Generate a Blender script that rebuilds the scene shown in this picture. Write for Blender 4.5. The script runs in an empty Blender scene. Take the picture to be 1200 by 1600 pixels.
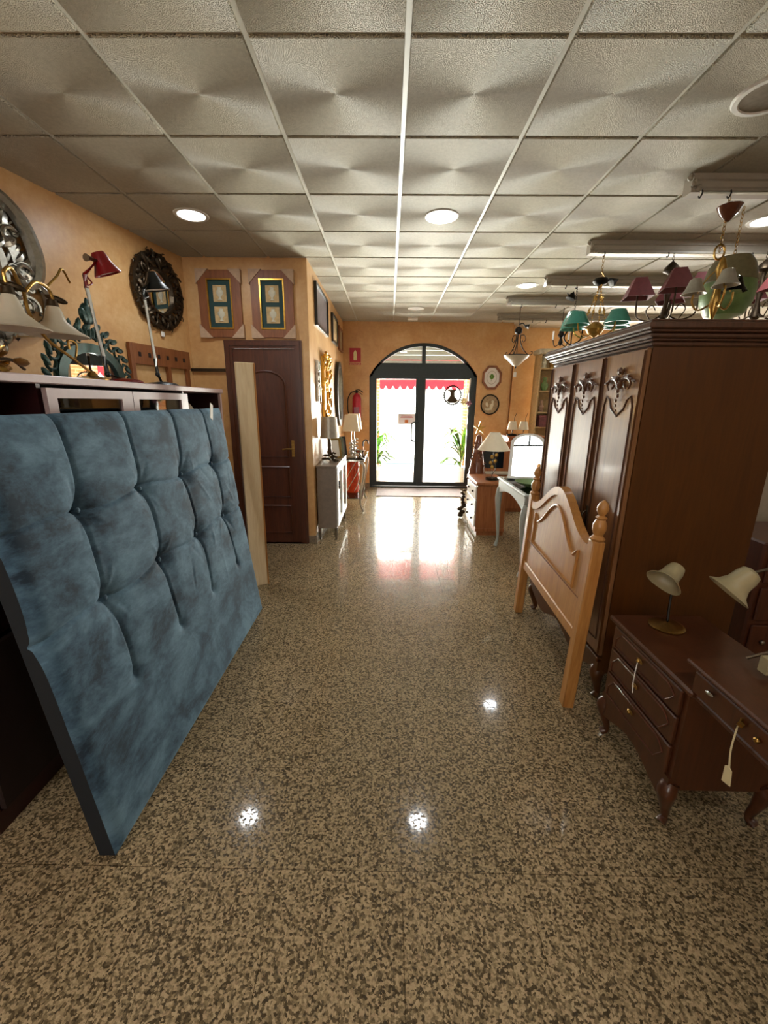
import bpy, bmesh, math, random
from mathutils import Vector, Matrix, Euler
random.seed(7)
S = bpy.context.scene
COL = S.collection
PI = math.pi
CH = 2.806      # ceiling height
H = 1.508       # camera height

# ------------------------------------------------------------ camera
F, PITCH, YAW, ROLL = 646.77, 0.25857, -0.00975, 0.00942
cam = bpy.data.cameras.new('camera'); co = bpy.data.objects.new('camera', cam); COL.objects.link(co)
cy, sy, cp, sp = math.cos(YAW), math.sin(YAW), math.cos(PITCH), math.sin(PITCH)
fw = Vector((sy*cp, cy*cp, -sp)); rt = Vector((cy, -sy, 0)); up = rt.cross(fw)
cr, sr = math.cos(ROLL), math.sin(ROLL)
r2 = rt*cr + up*sr; u2 = -rt*sr + up*cr
co.matrix_world = Matrix(((r2.x, u2.x, -fw.x, 0), (r2.y, u2.y, -fw.y, 0), (r2.z, u2.z, -fw.z, H), (0, 0, 0, 1)))
cam.sensor_fit = 'VERTICAL'; cam.sensor_height = 34.6; cam.sensor_width = 26; cam.lens = 34.6*F/1600
cam.clip_start = 0.02; cam.clip_end = 200
S.camera = co

# ------------------------------------------------------------ world, sun, lights, exposure
S.view_settings.view_transform = 'Standard'; S.view_settings.look = 'None'
S.view_settings.gamma = 1; S.view_settings.use_curve_mapping = False
S.view_settings.exposure = 1.08
w = bpy.data.worlds.new('world'); S.world = w; w.use_nodes = True
bg = w.node_tree.nodes['Background']; bg.inputs[0].default_value = (0.98, 0.98, 0.95, 1); bg.inputs[1].default_value = 3.5
sun = bpy.data.lights.new('sun', 'SUN'); sun.energy = 11; sun.angle = 0.02; sun.color = (1, 0.96, 0.88)
so = bpy.data.objects.new('sun', sun); COL.objects.link(so); so.rotation_euler = Euler((math.radians(-52), 0, math.radians(28)))
def area(name, loc, rot, sx, sz, e, col):
    l = bpy.data.lights.new(name, 'AREA'); l.shape = 'RECTANGLE'; l.size = sx; l.size_y = sz; l.energy = e; l.color = col
    o = bpy.data.objects.new(name, l); COL.objects.link(o); o.location = loc; o.rotation_euler = rot
    return o
# daylight through the glazed door, through the shop window behind the camera and the one right of the wardrobe
area('daylight_door', (0.58, 8.0, 1.0), (math.radians(-114), 0, 0), 1.6, 1.5, 230, (1.0, 0.98, 0.90))
area('daylight_back_window', (-1.1, -2.3, 1.8), (math.radians(90), 0, 0), .8, 1.2, 2.5, (0.98, 0.97, 0.95))
area('daylight_side_window', (4.0, 7.6, 1.5), (math.radians(-90), 0, 0), 1.8, 1.8, 40, (1.0, 0.97, 0.9))

# ------------------------------------------------------------ materials
def srgb(r, g, b):
    f = lambda c: (c/255/12.92) if c/255 <= .04045 else ((c/255+.055)/1.055)**2.4
    return (f(r), f(g), f(b), 1)
class NT:
    def __init__(s, name):
        m = bpy.data.materials.new(name); m.use_nodes = True; s.m = m; s.t = m.node_tree
        s.b = s.t.nodes['Principled BSDF']; s.out = s.t.nodes['Material Output']
    def n(s, kind, **k):
        n = s.t.nodes.new(kind)
        for a, v in k.items():
            if a.startswith('i_'): n.inputs[a[2:].replace('_', ' ')].default_value = v
            else: setattr(n, a, v)
        return n
    def l(s, a, b): s.t.links.new(a, b)
    def coord(s, scale=(1, 1, 1)):
        tc = s.n('ShaderNodeTexCoord'); mp = s.n('ShaderNodeMapping'); mp.inputs['Scale'].default_value = scale
        s.l(tc.outputs['Object'], mp.inputs['Vector']); return mp.outputs['Vector']
    def noise(s, vec, scale, detail=4, rough=.6, dist=0):
        n = s.n('ShaderNodeTexNoise'); n.inputs['Scale'].default_value = scale; n.inputs['Detail'].default_value = detail
        n.inputs['Roughness'].default_value = rough; n.inputs['Distortion'].default_value = dist
        s.l(vec, n.inputs['Vector']); return n.outputs['Fac']
    def ramp(s, fac, stops, interp='LINEAR'):
        r = s.n('ShaderNodeValToRGB'); e = r.color_ramp.elements; r.color_ramp.interpolation = interp
        while len(e) < len(stops): e.new(.5)
        for i, (p, c) in enumerate(stops): e[i].position = p; e[i].color = c
        s.l(fac, r.inputs['Fac']); return r.outputs['Color']
    def bump(s, h, strength=.3, dist=.01):
        b = s.n('ShaderNodeBump'); b.inputs['Strength'].default_value = strength; b.inputs['Distance'].default_value = dist
        s.l(h, b.inputs['Height']); s.l(b.outputs['Normal'], s.b.inputs['Normal'])
    def set(s, **k):
        for a, v in k.items(): s.b.inputs[a.replace('_', ' ')].default_value = v
        return s
M = {}
def plain(name, col, rough=.5, metal=0, var=.12, scale=30, bumps=0, **k):
    t = NT(name); t.set(Roughness=rough, Metallic=metal, **k)
    v = t.coord(); f = t.noise(v, scale)
    c2 = tuple(min(1, x*(1+var)) for x in col[:3])+(1,); c1 = tuple(x*(1-var) for x in col[:3])+(1,)
    t.l(t.ramp(f, [(.3, c1), (.7, c2)]), t.b.inputs['Base Color'])
    if bumps: t.bump(f, bumps, .005)
    M[name] = t.m; return t.m
def wood(name, dark, light, rough=.35, grain=(11, 11, .9), coat=0.0, spec=.5):
    t = NT(name); v = t.coord(grain)
    f = t.noise(v, 3.0, 8, .65, 1.2); g = t.noise(t.coord((60, 60, 4)), 2.0, 3)
    mx = t.n('ShaderNodeMath', operation='MULTIPLY_ADD'); t.l(g, mx.inputs[0]); mx.inputs[1].default_value = .35; t.l(f, mx.inputs[2])
    t.l(t.ramp(mx.outputs[0], [(.42, dark), (.9, light)]), t.b.inputs['Base Color'])
    t.set(Roughness=rough); t.b.inputs['Coat Weight'].default_value = coat; t.b.inputs['Coat Roughness'].default_value = .12
    t.b.inputs['Specular IOR Level'].default_value = spec
    t.bump(f, .06, .003); M[name] = t.m; return t.m
def metal(name, col, rough=.3, bumps=.1):
    t = NT(name); t.set(Metallic=1.0, Roughness=rough); f = t.noise(t.coord(), 40, 3)
    c1 = tuple(x*.7 for x in col[:3])+(1,)
    t.l(t.ramp(f, [(.3, c1), (.7, col)]), t.b.inputs['Base Color']); t.bump(f, bumps, .003)
    M[name] = t.m; return t.m

def mk_wall(name, a, b, c):
    t = NT(name); v = t.coord()
    f1 = t.noise(v, 2.2, 6, .6, .4); f2 = t.noise(v, 22, 5, .7)
    m = t.n('ShaderNodeMath', operation='MULTIPLY_ADD'); t.l(f2, m.inputs[0]); m.inputs[1].default_value = .5; t.l(f1, m.inputs[2])
    t.l(t.ramp(m.outputs[0], [(.5, a), (.75, b), (.98, c)]), t.b.inputs['Base Color'])
    t.set(Roughness=.4); t.bump(f2, .12, .004); M[name] = t.m
mk_wall('orange_plaster', srgb(192, 144, 90), srgb(208, 162, 106), srgb(220, 182, 130))
mk_wall('cream_plaster', srgb(190, 182, 165), srgb(205, 198, 182), srgb(215, 208, 195))

# polished speckled terrazzo floor
t = NT('terrazzo'); v = t.coord()
vo = t.n('ShaderNodeTexVoronoi'); vo.inputs['Scale'].default_value = 150; 
ds = t.n('ShaderNodeTexNoise'); ds.inputs['Scale'].default_value = 190; t.l(v, ds.inputs['Vector'])
ad = t.n('ShaderNodeVectorMath', operation='MULTIPLY_ADD'); t.l(ds.outputs['Color'], ad.inputs[0]); ad.inputs[1].default_value = (.008,)*3; t.l(v, ad.inputs[2])
t.l(ad.outputs[0], vo.inputs['Vector'])
sep = t.n('ShaderNodeSeparateColor'); t.l(vo.outputs['Color'], sep.inputs[0])
sp_ = t.ramp(sep.outputs[0], [(0, srgb(72, 61, 45)), (.2, srgb(90, 77, 57)), (.36, srgb(120, 104, 78)), (.6, srgb(158, 138, 106)), (.8, srgb(180, 158, 124)), (1, srgb(166, 142, 112))])
n1 = t.noise(v, 85, 3, .6)
d1 = t.ramp(n1, [(.36, (.3, .28, .24, 1)), (.50, (1, 1, 1, 1))])
mx = t.n('ShaderNodeMixRGB', blend_type='MULTIPLY'); mx.inputs[0].default_value = .75; t.l(sp_, mx.inputs[1]); t.l(d1, mx.inputs[2])
tile = t.n('ShaderNodeTexBrick', offset=0.0, squash=1.0); tile.inputs['Scale'].default_value = 1
tile.inputs['Brick Width'].default_value = .4; tile.inputs['Row Height'].default_value = .395; tile.inputs['Mortar Size'].default_value = .0013
tile.inputs['Mortar Smooth'].default_value = .1; tile.inputs['Color1'].default_value = (1, 1, 1, 1); tile.inputs['Color2'].default_value = (.86, .87, .86, 1); tile.inputs['Mortar'].default_value = (.25, .22, .18, 1)
mp = t.n('ShaderNodeMapping'); mp.inputs['Location'].default_value = (-.06, -1.026+.395*4, 0); tc = t.n('ShaderNodeTexCoord'); t.l(tc.outputs['Object'], mp.inputs[0]); t.l(mp.outputs[0], tile.inputs['Vector'])
m2 = t.n('ShaderNodeMixRGB', blend_type='MULTIPLY'); m2.inputs[0].default_value = .8; t.l(mx.outputs[0], m2.inputs[1]); t.l(tile.outputs['Color'], m2.inputs[2])
t.l(m2.outputs[0], t.b.inputs['Base Color'])
rr = t.n('ShaderNodeMapRange'); t.l(n1, rr.inputs[0]); rr.inputs[1].default_value = .36; rr.inputs[2].default_value = .5; rr.inputs[3].default_value = .4; rr.inputs[4].default_value = .05; t.l(rr.outputs[0], t.b.inputs['Roughness'])
t.b.inputs['Specular IOR Level'].default_value = .25
t.bump(t.noise(v, 1.5, 2), .04, .01)
M['terrazzo'] = t.m

# ceiling tile: fine concentric relief around each tile centre
GX, GY, GT = -1.7463, 1.9085, 0.6
t = NT('ceiling_tile'); tc = t.n('ShaderNodeTexCoord')
def vm(op, a, b=None):
    n = t.n('ShaderNodeVectorMath', operation=op)
    t.l(a, n.inputs[0]) if not isinstance(a, tuple) else setattr(n.inputs[0], 'default_value', a)
    if b is not None:
        t.l(b, n.inputs[1]) if not isinstance(b, tuple) else setattr(n.inputs[1], 'default_value', b)
    return n.outputs[0]
p = vm('SUBTRACT', tc.outputs['Object'], (GX, GY, 0)); p = vm('MULTIPLY', p, (1/GT, 1/GT, 0))
p = vm('FRACTION', p); p = vm('SUBTRACT', p, (.5, .5, 0)); p = vm('MULTIPLY', p, (1, 1, 0))
rd = vm('NORMALIZE', p)
nz = t.n('ShaderNodeTexNoise'); nz.inputs['Scale'].default_value = 330; nz.inputs['Detail'].default_value = 2; t.l(tc.outputs['Object'], nz.inputs['Vector'])
mr = t.n('ShaderNodeMapRange'); t.l(nz.outputs['Fac'], mr.inputs[0]); mr.inputs[1].default_value = .475; mr.inputs[2].default_value = .525; mr.inputs[3].default_value = -2.4; mr.inputs[4].default_value = 2.4
sc = t.n('ShaderNodeVectorMath', operation='SCALE'); t.l(rd, sc.inputs[0]); t.l(mr.outputs[0], sc.inputs['Scale'])
ge = t.n('ShaderNodeNewGeometry'); nn = vm('ADD', ge.outputs['Normal'], sc.outputs[0]); nn = vm('NORMALIZE', nn)
t.l(nn, t.b.inputs['Normal'])
t.l(t.ramp(t.noise(tc.outputs['Object'], 60, 3), [(.3, srgb(212, 203, 180)), (.7, srgb(228, 219, 197))]), t.b.inputs['Base Color'])
t.set(Roughness=.55); t.b.inputs['Specular IOR Level'].default_value = .3; M['ceiling_tile'] = t.m
plain('ceiling_bar', srgb(226, 222, 208), .4, var=.03)
plain('rail_beige', srgb(168, 160, 146), .4, var=.05)
plain('rail_lip', srgb(240, 235, 215), .12, var=.02)

# velvet
t = NT('blue_velvet'); v = t.coord()
f = t.noise(t.coord((1.0, 1, 1.5)), 3.2, 10, .68, .35); f2 = t.noise(t.coord((1, 1, 2.2)), 26, 6, .75, .3)
m = t.n('ShaderNodeMath', operation='MULTIPLY_ADD'); t.l(f2, m.inputs[0]); m.inputs[1].default_value = .22; t.l(f, m.inputs[2])
t.l(t.ramp(m.outputs[0], [(.50, srgb(26, 44, 60)), (.60, srgb(60, 88, 108)), (.76, srgb(96, 128, 148))]), t.b.inputs['Base Color'])
t.set(Roughness=.85); t.b.inputs['Sheen Weight'].default_value = .35; t.b.inputs['Sheen Roughness'].default_value = .4; t.b.inputs['Sheen Tint'].default_value = srgb(150, 185, 205)
t.bump(f2, .15, .006); M['blue_velvet'] = t.m
plain('blue_backing_and_shade', srgb(14, 20, 26), .9, var=.1)

wood('mahogany', srgb(66, 34, 6), srgb(84, 46, 10), .4, coat=.05)
wood('mahogany_door', srgb(104, 68, 40), srgb(134, 92, 58), .36, coat=.45, spec=.5)
wood('crown_wood', srgb(54, 32, 22), srgb(92, 60, 42), .36, coat=.12)
wood('cherry', srgb(58, 30, 15), srgb(84, 45, 23), .32, coat=.22)
wood('carving_wood', srgb(74, 44, 26), srgb(104, 66, 40), .42, coat=.05)
wood('pine', srgb(158, 102, 48), srgb(196, 142, 78), .4, coat=.2)
wood('birch', srgb(222, 196, 152), srgb(244, 226, 190), .4)
wood('brown_door', srgb(62, 30, 18), srgb(98, 52, 32), .35, coat=.2)
wood('chest_wood', srgb(128, 70, 36), srgb(176, 112, 66), .4)
wood('oak_frame', srgb(110, 60, 30), srgb(150, 92, 52), .45)
plain('mauve_laminate', srgb(176, 150, 148), .35, var=.05)
plain('dark_inlay_and_shade', srgb(34, 18, 16), .6)
plain('wine_lacquer', srgb(48, 14, 16), .4)
metal('silver_leaf', srgb(190, 188, 178), .32, .3)
metal('gold_leaf', srgb(226, 176, 80), .28, .3)
metal('old_bronze', srgb(84, 72, 58), .45, .3)
metal('brass', srgb(190, 152, 84), .3)
metal('chrome', srgb(215, 215, 215), .12, .02)
metal('black_iron', srgb(46, 42, 38), .5)
metal('pewter_iron', srgb(150, 142, 128), .4)
metal('mirror_glass', (.92, .93, .93, 1), .015, 0)
plain('verdigris', srgb(34, 66, 60), .45, var=.35, bumps=.3, Metallic=.3) if False else None
plain('verdigris', srgb(36, 68, 62), .4, .35, var=.35)
plain('red_enamel', srgb(130, 14, 20), .3)
plain('black_enamel', srgb(28, 34, 38), .3)
plain('white_enamel', srgb(226, 224, 216), .4)
plain('alabaster', srgb(206, 196, 176), .35, var=.08, scale=12)
plain('frosted_tulip', srgb(158, 146, 112), .4, var=.1, scale=14)
plain('cream_shade', srgb(226, 214, 190), .8, var=.03)
plain('linen_shade', srgb(178, 168, 150), .85, var=.06)
plain('silver_shade', srgb(170, 165, 152), .35, .4)
plain('white_fabric', srgb(234, 230, 222), .8, var=.03)
plain('green_glass', srgb(66, 140, 124), .12, var=.1)
plain('olive_glass', srgb(104, 130, 76), .4, var=.3, scale=9)
plain('burgundy_shade', srgb(104, 44, 46), .6, var=.15)
plain('grey_metal_frame', srgb(44, 54, 56), .4, .2)
plain('cardboard', srgb(188, 158, 130), .8)
plain('mat_green', srgb(30, 62, 60), .7)
plain('canvas_cream', srgb(196, 168, 120), .8, var=.2)
plain('relief_cream', srgb(206, 200, 176), .6)
plain('paper', srgb(232, 228, 220), .8, var=.03)
plain('paper_tag', srgb(206, 192, 150), .8, var=.05)
plain('print_grey', srgb(120, 112, 116), .3, var=.4, scale=7)
plain('print_sepia', srgb(160, 138, 104), .6, var=.35, scale=25)
plain('sign_red', srgb(178, 24, 44), .4, var=.04)
plain('extinguisher_red', srgb(176, 34, 52), .3)
plain('black_rubber', srgb(24, 24, 24), .6)
plain('skirting', srgb(140, 124, 104), .3, var=.35, scale=70)
plain('console_taupe', srgb(126, 112, 98), .35)
plain('white_lacquer', srgb(236, 234, 228), .3, var=.02)
plain('french_grey', srgb(172, 178, 172), .45, var=.08)
plain('red_glass', srgb(196, 66, 34), .2, var=.25)
plain('leaf_green', srgb(78, 128, 22), .45, var=.3, scale=12)
plain('terracotta', srgb(150, 120, 100), .7)
plain('plant_pot', srgb(214, 214, 210), .5)
plain('petal_cream', srgb(226, 214, 160), .6)
plain('petal_mauve', srgb(156, 110, 130), .6)
plain('orange_paint', srgb(214, 120, 52), .6)
plain('burgundy_box', srgb(110, 60, 62), .5, var=.4, scale=20)
plain('mat_grey', srgb(128, 112, 110), .9, var=.3, scale=60)
plain('dark_screen', srgb(14, 20, 28), .12)
plain('street', srgb(226, 224, 218), .9, var=.05, scale=2)
plain('white_facade', srgb(240, 238, 232), .9, var=.02, scale=2)
plain('road_line', srgb(110, 140, 160), .8)
plain('awning_grey', srgb(88, 92, 90), .6, var=.05)
t = NT('awning_red'); t.l(t.ramp(t.noise(t.coord(), 6), [(.3, srgb(205, 60, 84)), (.7, srgb(222, 84, 104))]), t.b.inputs['Base Color'])
tr = t.n('ShaderNodeBsdfTranslucent'); tr.inputs[0].default_value = srgb(235, 110, 125)
ms = t.n('ShaderNodeMixShader'); ms.inputs[0].default_value = .5; t.l(t.b.outputs[0], ms.inputs[1]); t.l(tr.outputs[0], ms.inputs[2]); t.l(ms.outputs[0], t.out.inputs[0]); M['awning_red'] = t.m
t = NT('thin_paper'); t.set(Roughness=.8); t.b.inputs['Base Color'].default_value = srgb(226, 220, 218)
tr = t.n('ShaderNodeBsdfTranslucent'); tr.inputs[0].default_value = srgb(200, 190, 190)
ms = t.n('ShaderNodeMixShader'); ms.inputs[0].default_value = .12; t.l(t.b.outputs[0], ms.inputs[1]); t.l(tr.outputs[0], ms.inputs[2]); t.l(ms.outputs[0], t.out.inputs[0]); M['thin_paper'] = t.m
t = NT('brick'); br = t.n('ShaderNodeTexBrick'); br.inputs['Scale'].default_value = 1; br.inputs['Brick Width'].default_value = .24; br.inputs['Row Height'].default_value = .06; br.inputs['Mortar Size'].default_value = .008
br.inputs['Color1'].default_value = srgb(206, 150, 108); br.inputs['Color2'].default_value = srgb(188, 128, 90); br.inputs['Mortar'].default_value = srgb(214, 200, 180)
tc = t.n('ShaderNodeTexCoord'); mp = t.n('ShaderNodeMapping'); mp.inputs['Rotation'].default_value = (PI/2, 0, 0); t.l(tc.outputs['Object'], mp.inputs[0]); t.l(mp.outputs[0], br.inputs['Vector']); t.l(br.outputs['Color'], t.b.inputs['Base Color']); t.set(Roughness=.9); M['brick'] = t.m
def mk_glass(name, tint, gl=1.45):
    t = NT(name); t.t.nodes.remove(t.b)
    tr = t.n('ShaderNodeBsdfTransparent'); tr.inputs[0].default_value = tint
    g = t.n('ShaderNodeBsdfGlossy'); g.inputs['Roughness'].default_value = .02
    fr = t.n('ShaderNodeFresnel'); fr.inputs[0].default_value = gl
    ms = t.n('ShaderNodeMixShader'); t.l(fr.outputs[0], ms.inputs[0]); t.l(tr.outputs[0], ms.inputs[1]); t.l(g.outputs[0], ms.inputs[2])
    t.l(ms.outputs[0], t.out.inputs[0]); M[name] = t.m
mk_glass('clear_glass', (.95, .97, .96, 1)); mk_glass('smoky_glass', (.35, .37, .38, 1), 1.9)
t = NT('lamp_emission'); t.b.inputs['Emission Color'].default_value = (.93, .98, 1, 1); t.b.inputs['Emission Strength'].default_value = 6; M['lamp_emission'] = t.m
plain('khaki_fabric', srgb(112, 104, 74), .6, var=.2)
plain('burlwood', srgb(104, 60, 40), .15)

# ------------------------------------------------------------ mesh builder
def basis(d):
    d = Vector(d).normalized(); a = Vector((0, 0, 1)) if abs(d.z) < .9 else Vector((1, 0, 0))
    x = d.cross(a).normalized(); return x, x.cross(d).normalized(), d
def catmull(P, n=6):
    P = [Vector(p) for p in P]; Q = [P[0]*2-P[1]] + P + [P[-1]*2-P[-2]]; out = []
    for i in range(1, len(Q)-2):
        a, b, c, d = Q[i-1:i+3]
        for k in range(n):
            t = k/n
            out.append(.5*((2*b)+(-a+c)*t+(2*a-5*b+4*c-d)*t*t+(-a+3*b-3*c+d)*t**3))
    out.append(P[-1]); return out
class MB:
    def __init__(s): s.b = bmesh.new(); s.mx = None
    def add(s, vs, fs):
        v = [s.b.verts.new((s.mx @ Vector(p)) if s.mx else p) for p in vs]
        for f in fs:
            try: s.b.faces.new([v[i] for i in f])
            except ValueError: pass
        return s
    def box(s, x0, x1, y0, y1, z0, z1, bev=0):
        b = bev
        if b <= 0:
            return s.add([(x0,y0,z0),(x1,y0,z0),(x1,y1,z0),(x0,y1,z0),(x0,y0,z1),(x1,y0,z1),(x1,y1,z1),(x0,y1,z1)],
                         [(0,3,2,1),(4,5,6,7),(0,1,5,4),(1,2,6,5),(2,3,7,6),(3,0,4,7)])
        vs = []; idx = {}
        def V(p): vs.append(p); return len(vs)-1
        X, Y, Z = (x0, x1), (y0, y1), (z0, z1)
        sg = (1, -1)
        for i in (0,1):
            for j in (0,1):
                for k in (0,1):
                    x, y, z = X[i], Y[j], Z[k]; dx, dy, dz = b*sg[i], b*sg[j], b*sg[k]
                    idx[i,j,k,0] = V((x, y+dy, z+dz)); idx[i,j,k,1] = V((x+dx, y, z+dz)); idx[i,j,k,2] = V((x+dx, y+dy, z))
        fs = []
        for a in (0,1):
            fs.append([idx[a,0,0,0], idx[a,1,0,0], idx[a,1,1,0], idx[a,0,1,0]])
            fs.append([idx[0,a,0,1], idx[1,a,0,1], idx[1,a,1,1], idx[0,a,1,1]])
            fs.append([idx[0,0,a,2], idx[1,0,a,2], idx[1,1,a,2], idx[0,1,a,2]])
            for c in (0,1):
                fs.append([idx[a,c,0,0], idx[a,c,1,0], idx[a,c,1,1], idx[a,c,0,1]])
                fs.append([idx[a,0,c,0], idx[a,1,c,0], idx[a,1,c,2], idx[a,0,c,2]])
                fs.append([idx[0,a,c,1], idx[1,a,c,1], idx[1,a,c,2], idx[0,a,c,2]])
                for k in (0,1): pass
        for i in (0,1):
            for j in (0,1):
                for k in (0,1): fs.append([idx[i,j,k,0], idx[i,j,k,1], idx[i,j,k,2]])
        return s.add(vs, fs)
    def tube(s, P, r, seg=8, smooth=True, n=6, closed=False):
        if smooth and len(P) > 2: 
            L = len(P); P2 = catmull(P, n)
            if not isinstance(r, (int, float)):
                R = []
                for i in range(len(P2)):
                    t = i/n; a = min(int(t), L-2); R.append(r[a]+(r[a+1]-r[a])*(t-a))
                r = R
            P = P2
        else: P = [Vector(p) for p in P]
        if isinstance(r, (int, float)): r = [r]*len(P)
        vs = []; fs = []; px = None
        for i, p in enumerate(P):
            d = (P[min(i+1, len(P)-1)]-P[max(i-1, 0)])
            if d.length < 1e-9: d = Vector((0, 0, 1))
            d.normalize()
            if px is None: x, y, _ = basis(d)
            else: x = (px - d*px.dot(d)).normalized(); y = d.cross(x)
            px = x
            for k in range(seg):
                a = 2*PI*k/seg; q = p + (x*math.cos(a)+y*math.sin(a))*r[i]; vs.append(tuple(q))
        for i in range(len(P)-1):
            for k in range(seg):
                a = i*seg+k; b = i*seg+(k+1) % seg; fs.append((a, b, b+seg, a+seg))
        fs.append(tuple(range(seg))); fs.append(tuple(range(len(vs)-seg, len(vs))))
        return s.add(vs, fs)
    def lathe(s, prof, c=(0, 0, 0), axis=(0, 0, 1), seg=20, cap=True, wav=0, nw=0):
        x, y, d = basis(axis); c = Vector(c); vs = []; fs = []
        if tuple(axis) == (0, 0, 1): x, y, d = Vector((1, 0, 0)), Vector((0, 1, 0)), Vector((0, 0, 1))
        for i, (r, h) in enumerate(prof):
            for k in range(seg):
                a = 2*PI*k/seg; rr = r*(1+wav*math.cos(nw*a)*(i/max(1, len(prof)-1))) if wav else r
                vs.append(tuple(c + d*h + (x*math.cos(a)+y*math.sin(a))*max(rr, 1e-4)))
        for i in range(len(prof)-1):
            for k in range(seg):
                a = i*seg+k; b = i*seg+(k+1) % seg; fs.append((a, b, b+seg, a+seg))
        if cap: fs.append(tuple(range(seg))); fs.append(tuple(range(len(vs)-seg, len(vs))))
        return s.add(vs, fs)
    def ball(s, c, r, sc=(1, 1, 1), rot=None, seg=8, rings=5):
        c = Vector(c); vs = []; fs = []; R = Euler(rot).to_matrix() if rot else Matrix.Identity(3)
        for i in range(1, rings):
            th = PI*i/rings
            for k in range(seg):
                a = 2*PI*k/seg; q = Vector((math.sin(th)*math.cos(a)*sc[0], math.sin(th)*math.sin(a)*sc[1], math.cos(th)*sc[2]))*r
                vs.append(tuple(c+R@q))
        vs.append(tuple(c+R@Vector((0, 0, r*sc[2])))); vs.append(tuple(c-R@Vector((0, 0, r*sc[2]))))
        n = len(vs)
        for i in range(rings-2):
            for k in range(seg): a = i*seg+k; b = i*seg+(k+1) % seg; fs.append((a, b, b+seg, a+seg))
        for k in range(seg): fs.append((k, (k+1) % seg, n-2)); b0 = (rings-2)*seg; fs.append((b0+k, b0+(k+1) % seg, n-1))
        return s.add(vs, fs)
    def prism(s, poly, d0, d1, plane='xz', bev=0):
        def P(a, b, d): return (a, d, b) if plane == 'xz' else ((a, b, d) if plane == 'xy' else (d, a, b))
        n = len(poly); vs = [P(a, b, d0) for a, b in poly] + [P(a, b, d1) for a, b in poly]
        fs = [tuple(range(n)), tuple(range(n, 2*n))] + [(i, (i+1) % n, n+(i+1) % n, n+i) for i in range(n)]
        return s.add(vs, fs)
    def ring(s, outer, inner, d0, d1, plane='xz'):   # frame between two loops of equal count
        def P(a, b, d): return (a, d, b) if plane == 'xz' else ((a, b, d) if plane == 'xy' else (d, a, b))
        n = len(outer); vs = [P(a, b, d0) for a, b in outer]+[P(a, b, d0) for a, b in inner]+[P(a, b, d1) for a, b in outer]+[P(a, b, d1) for a, b in inner]
        fs = []
        for i in range(n):
            j = (i+1) % n
            fs += [(i, j, n+j, n+i), (2*n+i, 2*n+j, 3*n+j, 3*n+i), (i, j, 2*n+j, 2*n+i), (n+i, n+j, 3*n+j, 3*n+i)]
        return s.add(vs, fs)
    def build(s, name, mat, parent=None, smooth=True, loc=None):
        bmesh.ops.recalc_face_normals(s.b, faces=s.b.faces)
        me = bpy.data.meshes.new(name); s.b.to_mesh(me); s.b.free()
        if smooth:
            for p in me.polygons: p.use_smooth = True
            try: me.set_sharp_from_angle(angle=math.radians(38))
            except Exception: pass
        me.materials.append(M[mat] if isinstance(mat, str) else mat)
        o = bpy.data.objects.new(name, me); COL.objects.link(o)
        if parent: o.parent = parent
        if loc: o.location = loc
        return o
def tag(o, label, cat, group=None, kind=None):
    if label: o['label'] = label
    if cat: o['category'] = cat
    if group: o['group'] = group
    if kind: o['kind'] = kind
    return o
def thing(name, label, cat, loc=(0, 0, 0), rz=0, group=None, rx=0, ry=0):
    o = bpy.data.objects.new(name, None); COL.objects.link(o); o.location = loc; o.rotation_euler = (rx, ry, rz); o.empty_display_size = .1
    return tag(o, label, cat, group)
def struct(name, mb, mat, label=None, smooth=False, parent=None):
    o = mb.build(name, mat, parent, smooth); 
    if not parent: tag(o, label, None, kind='structure')
    return o
def clone(r, loc, rz=None, label=None, group=None):
    n = r.copy(); COL.objects.link(n); n.location = loc
    if rz is not None: n.rotation_euler.z = rz
    if label: n['label'] = label
    if group: n['group'] = group
    for c in list(r.children):
        d = c.copy(); COL.objects.link(d); d.parent = n
        for g in list(c.children): e = g.copy(); COL.objects.link(e); e.parent = d
    return n
def circ(rx, rz, n=32, cx=0, cz=0, a0=0): return [(cx+rx*math.cos(2*PI*i/n+a0), cz+rz*math.sin(2*PI*i/n+a0)) for i in range(n)]
def rect(w, h, cx=0, cz=0): return [(cx-w/2, cz-h/2), (cx+w/2, cz-h/2), (cx+w/2, cz+h/2), (cx-w/2, cz+h/2)]

# ------------------------------------------------------------ setting: floor, ceiling, walls
b = MB(); b.box(-4.2, 5.0, -2.2, 8.0, -.1, 0); struct('floor', b, 'terrazzo', 'polished speckled brown terrazzo floor in square tiles')
b = MB(); g = .012
for i in range(-4, 12):
    for j in range(-7, 12):
        x0, x1, y0, y1 = GX+GT*i, GX+GT*(i+1), GY+GT*j, GY+GT*(j+1)
        if y0 > 8.0 or y0 < -2.3: continue
        if x1 < -.8 and y0 > 4.4: continue
        a = .011; c = .0135; zt = CH+.012; zb = CH
        vs = [(x0+a, y0+a, zt), (x1-a, y0+a, zt), (x1-a, y1-a, zt), (x0+a, y1-a, zt), (x0+c, y0+c, zb), (x1-c, y0+c, zb), (x1-c, y1-c, zb), (x0+c, y1-c, zb)]
        b.add(vs, [(4, 5, 6, 7), (0, 1, 5, 4), (1, 2, 6, 5), (2, 3, 7, 6), (3, 0, 4, 7)])
ceil = struct('ceiling', b, 'ceiling_tile', 'suspended ceiling of beige relief tiles')
b = MB(); b.box(-4.2, 5.0, -2.3, 8.2, CH+.0125, CH+.1); struct('ceiling', b, 'ceiling_bar', 'pale metal grid above the ceiling tiles')
WT = CH+.012
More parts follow.
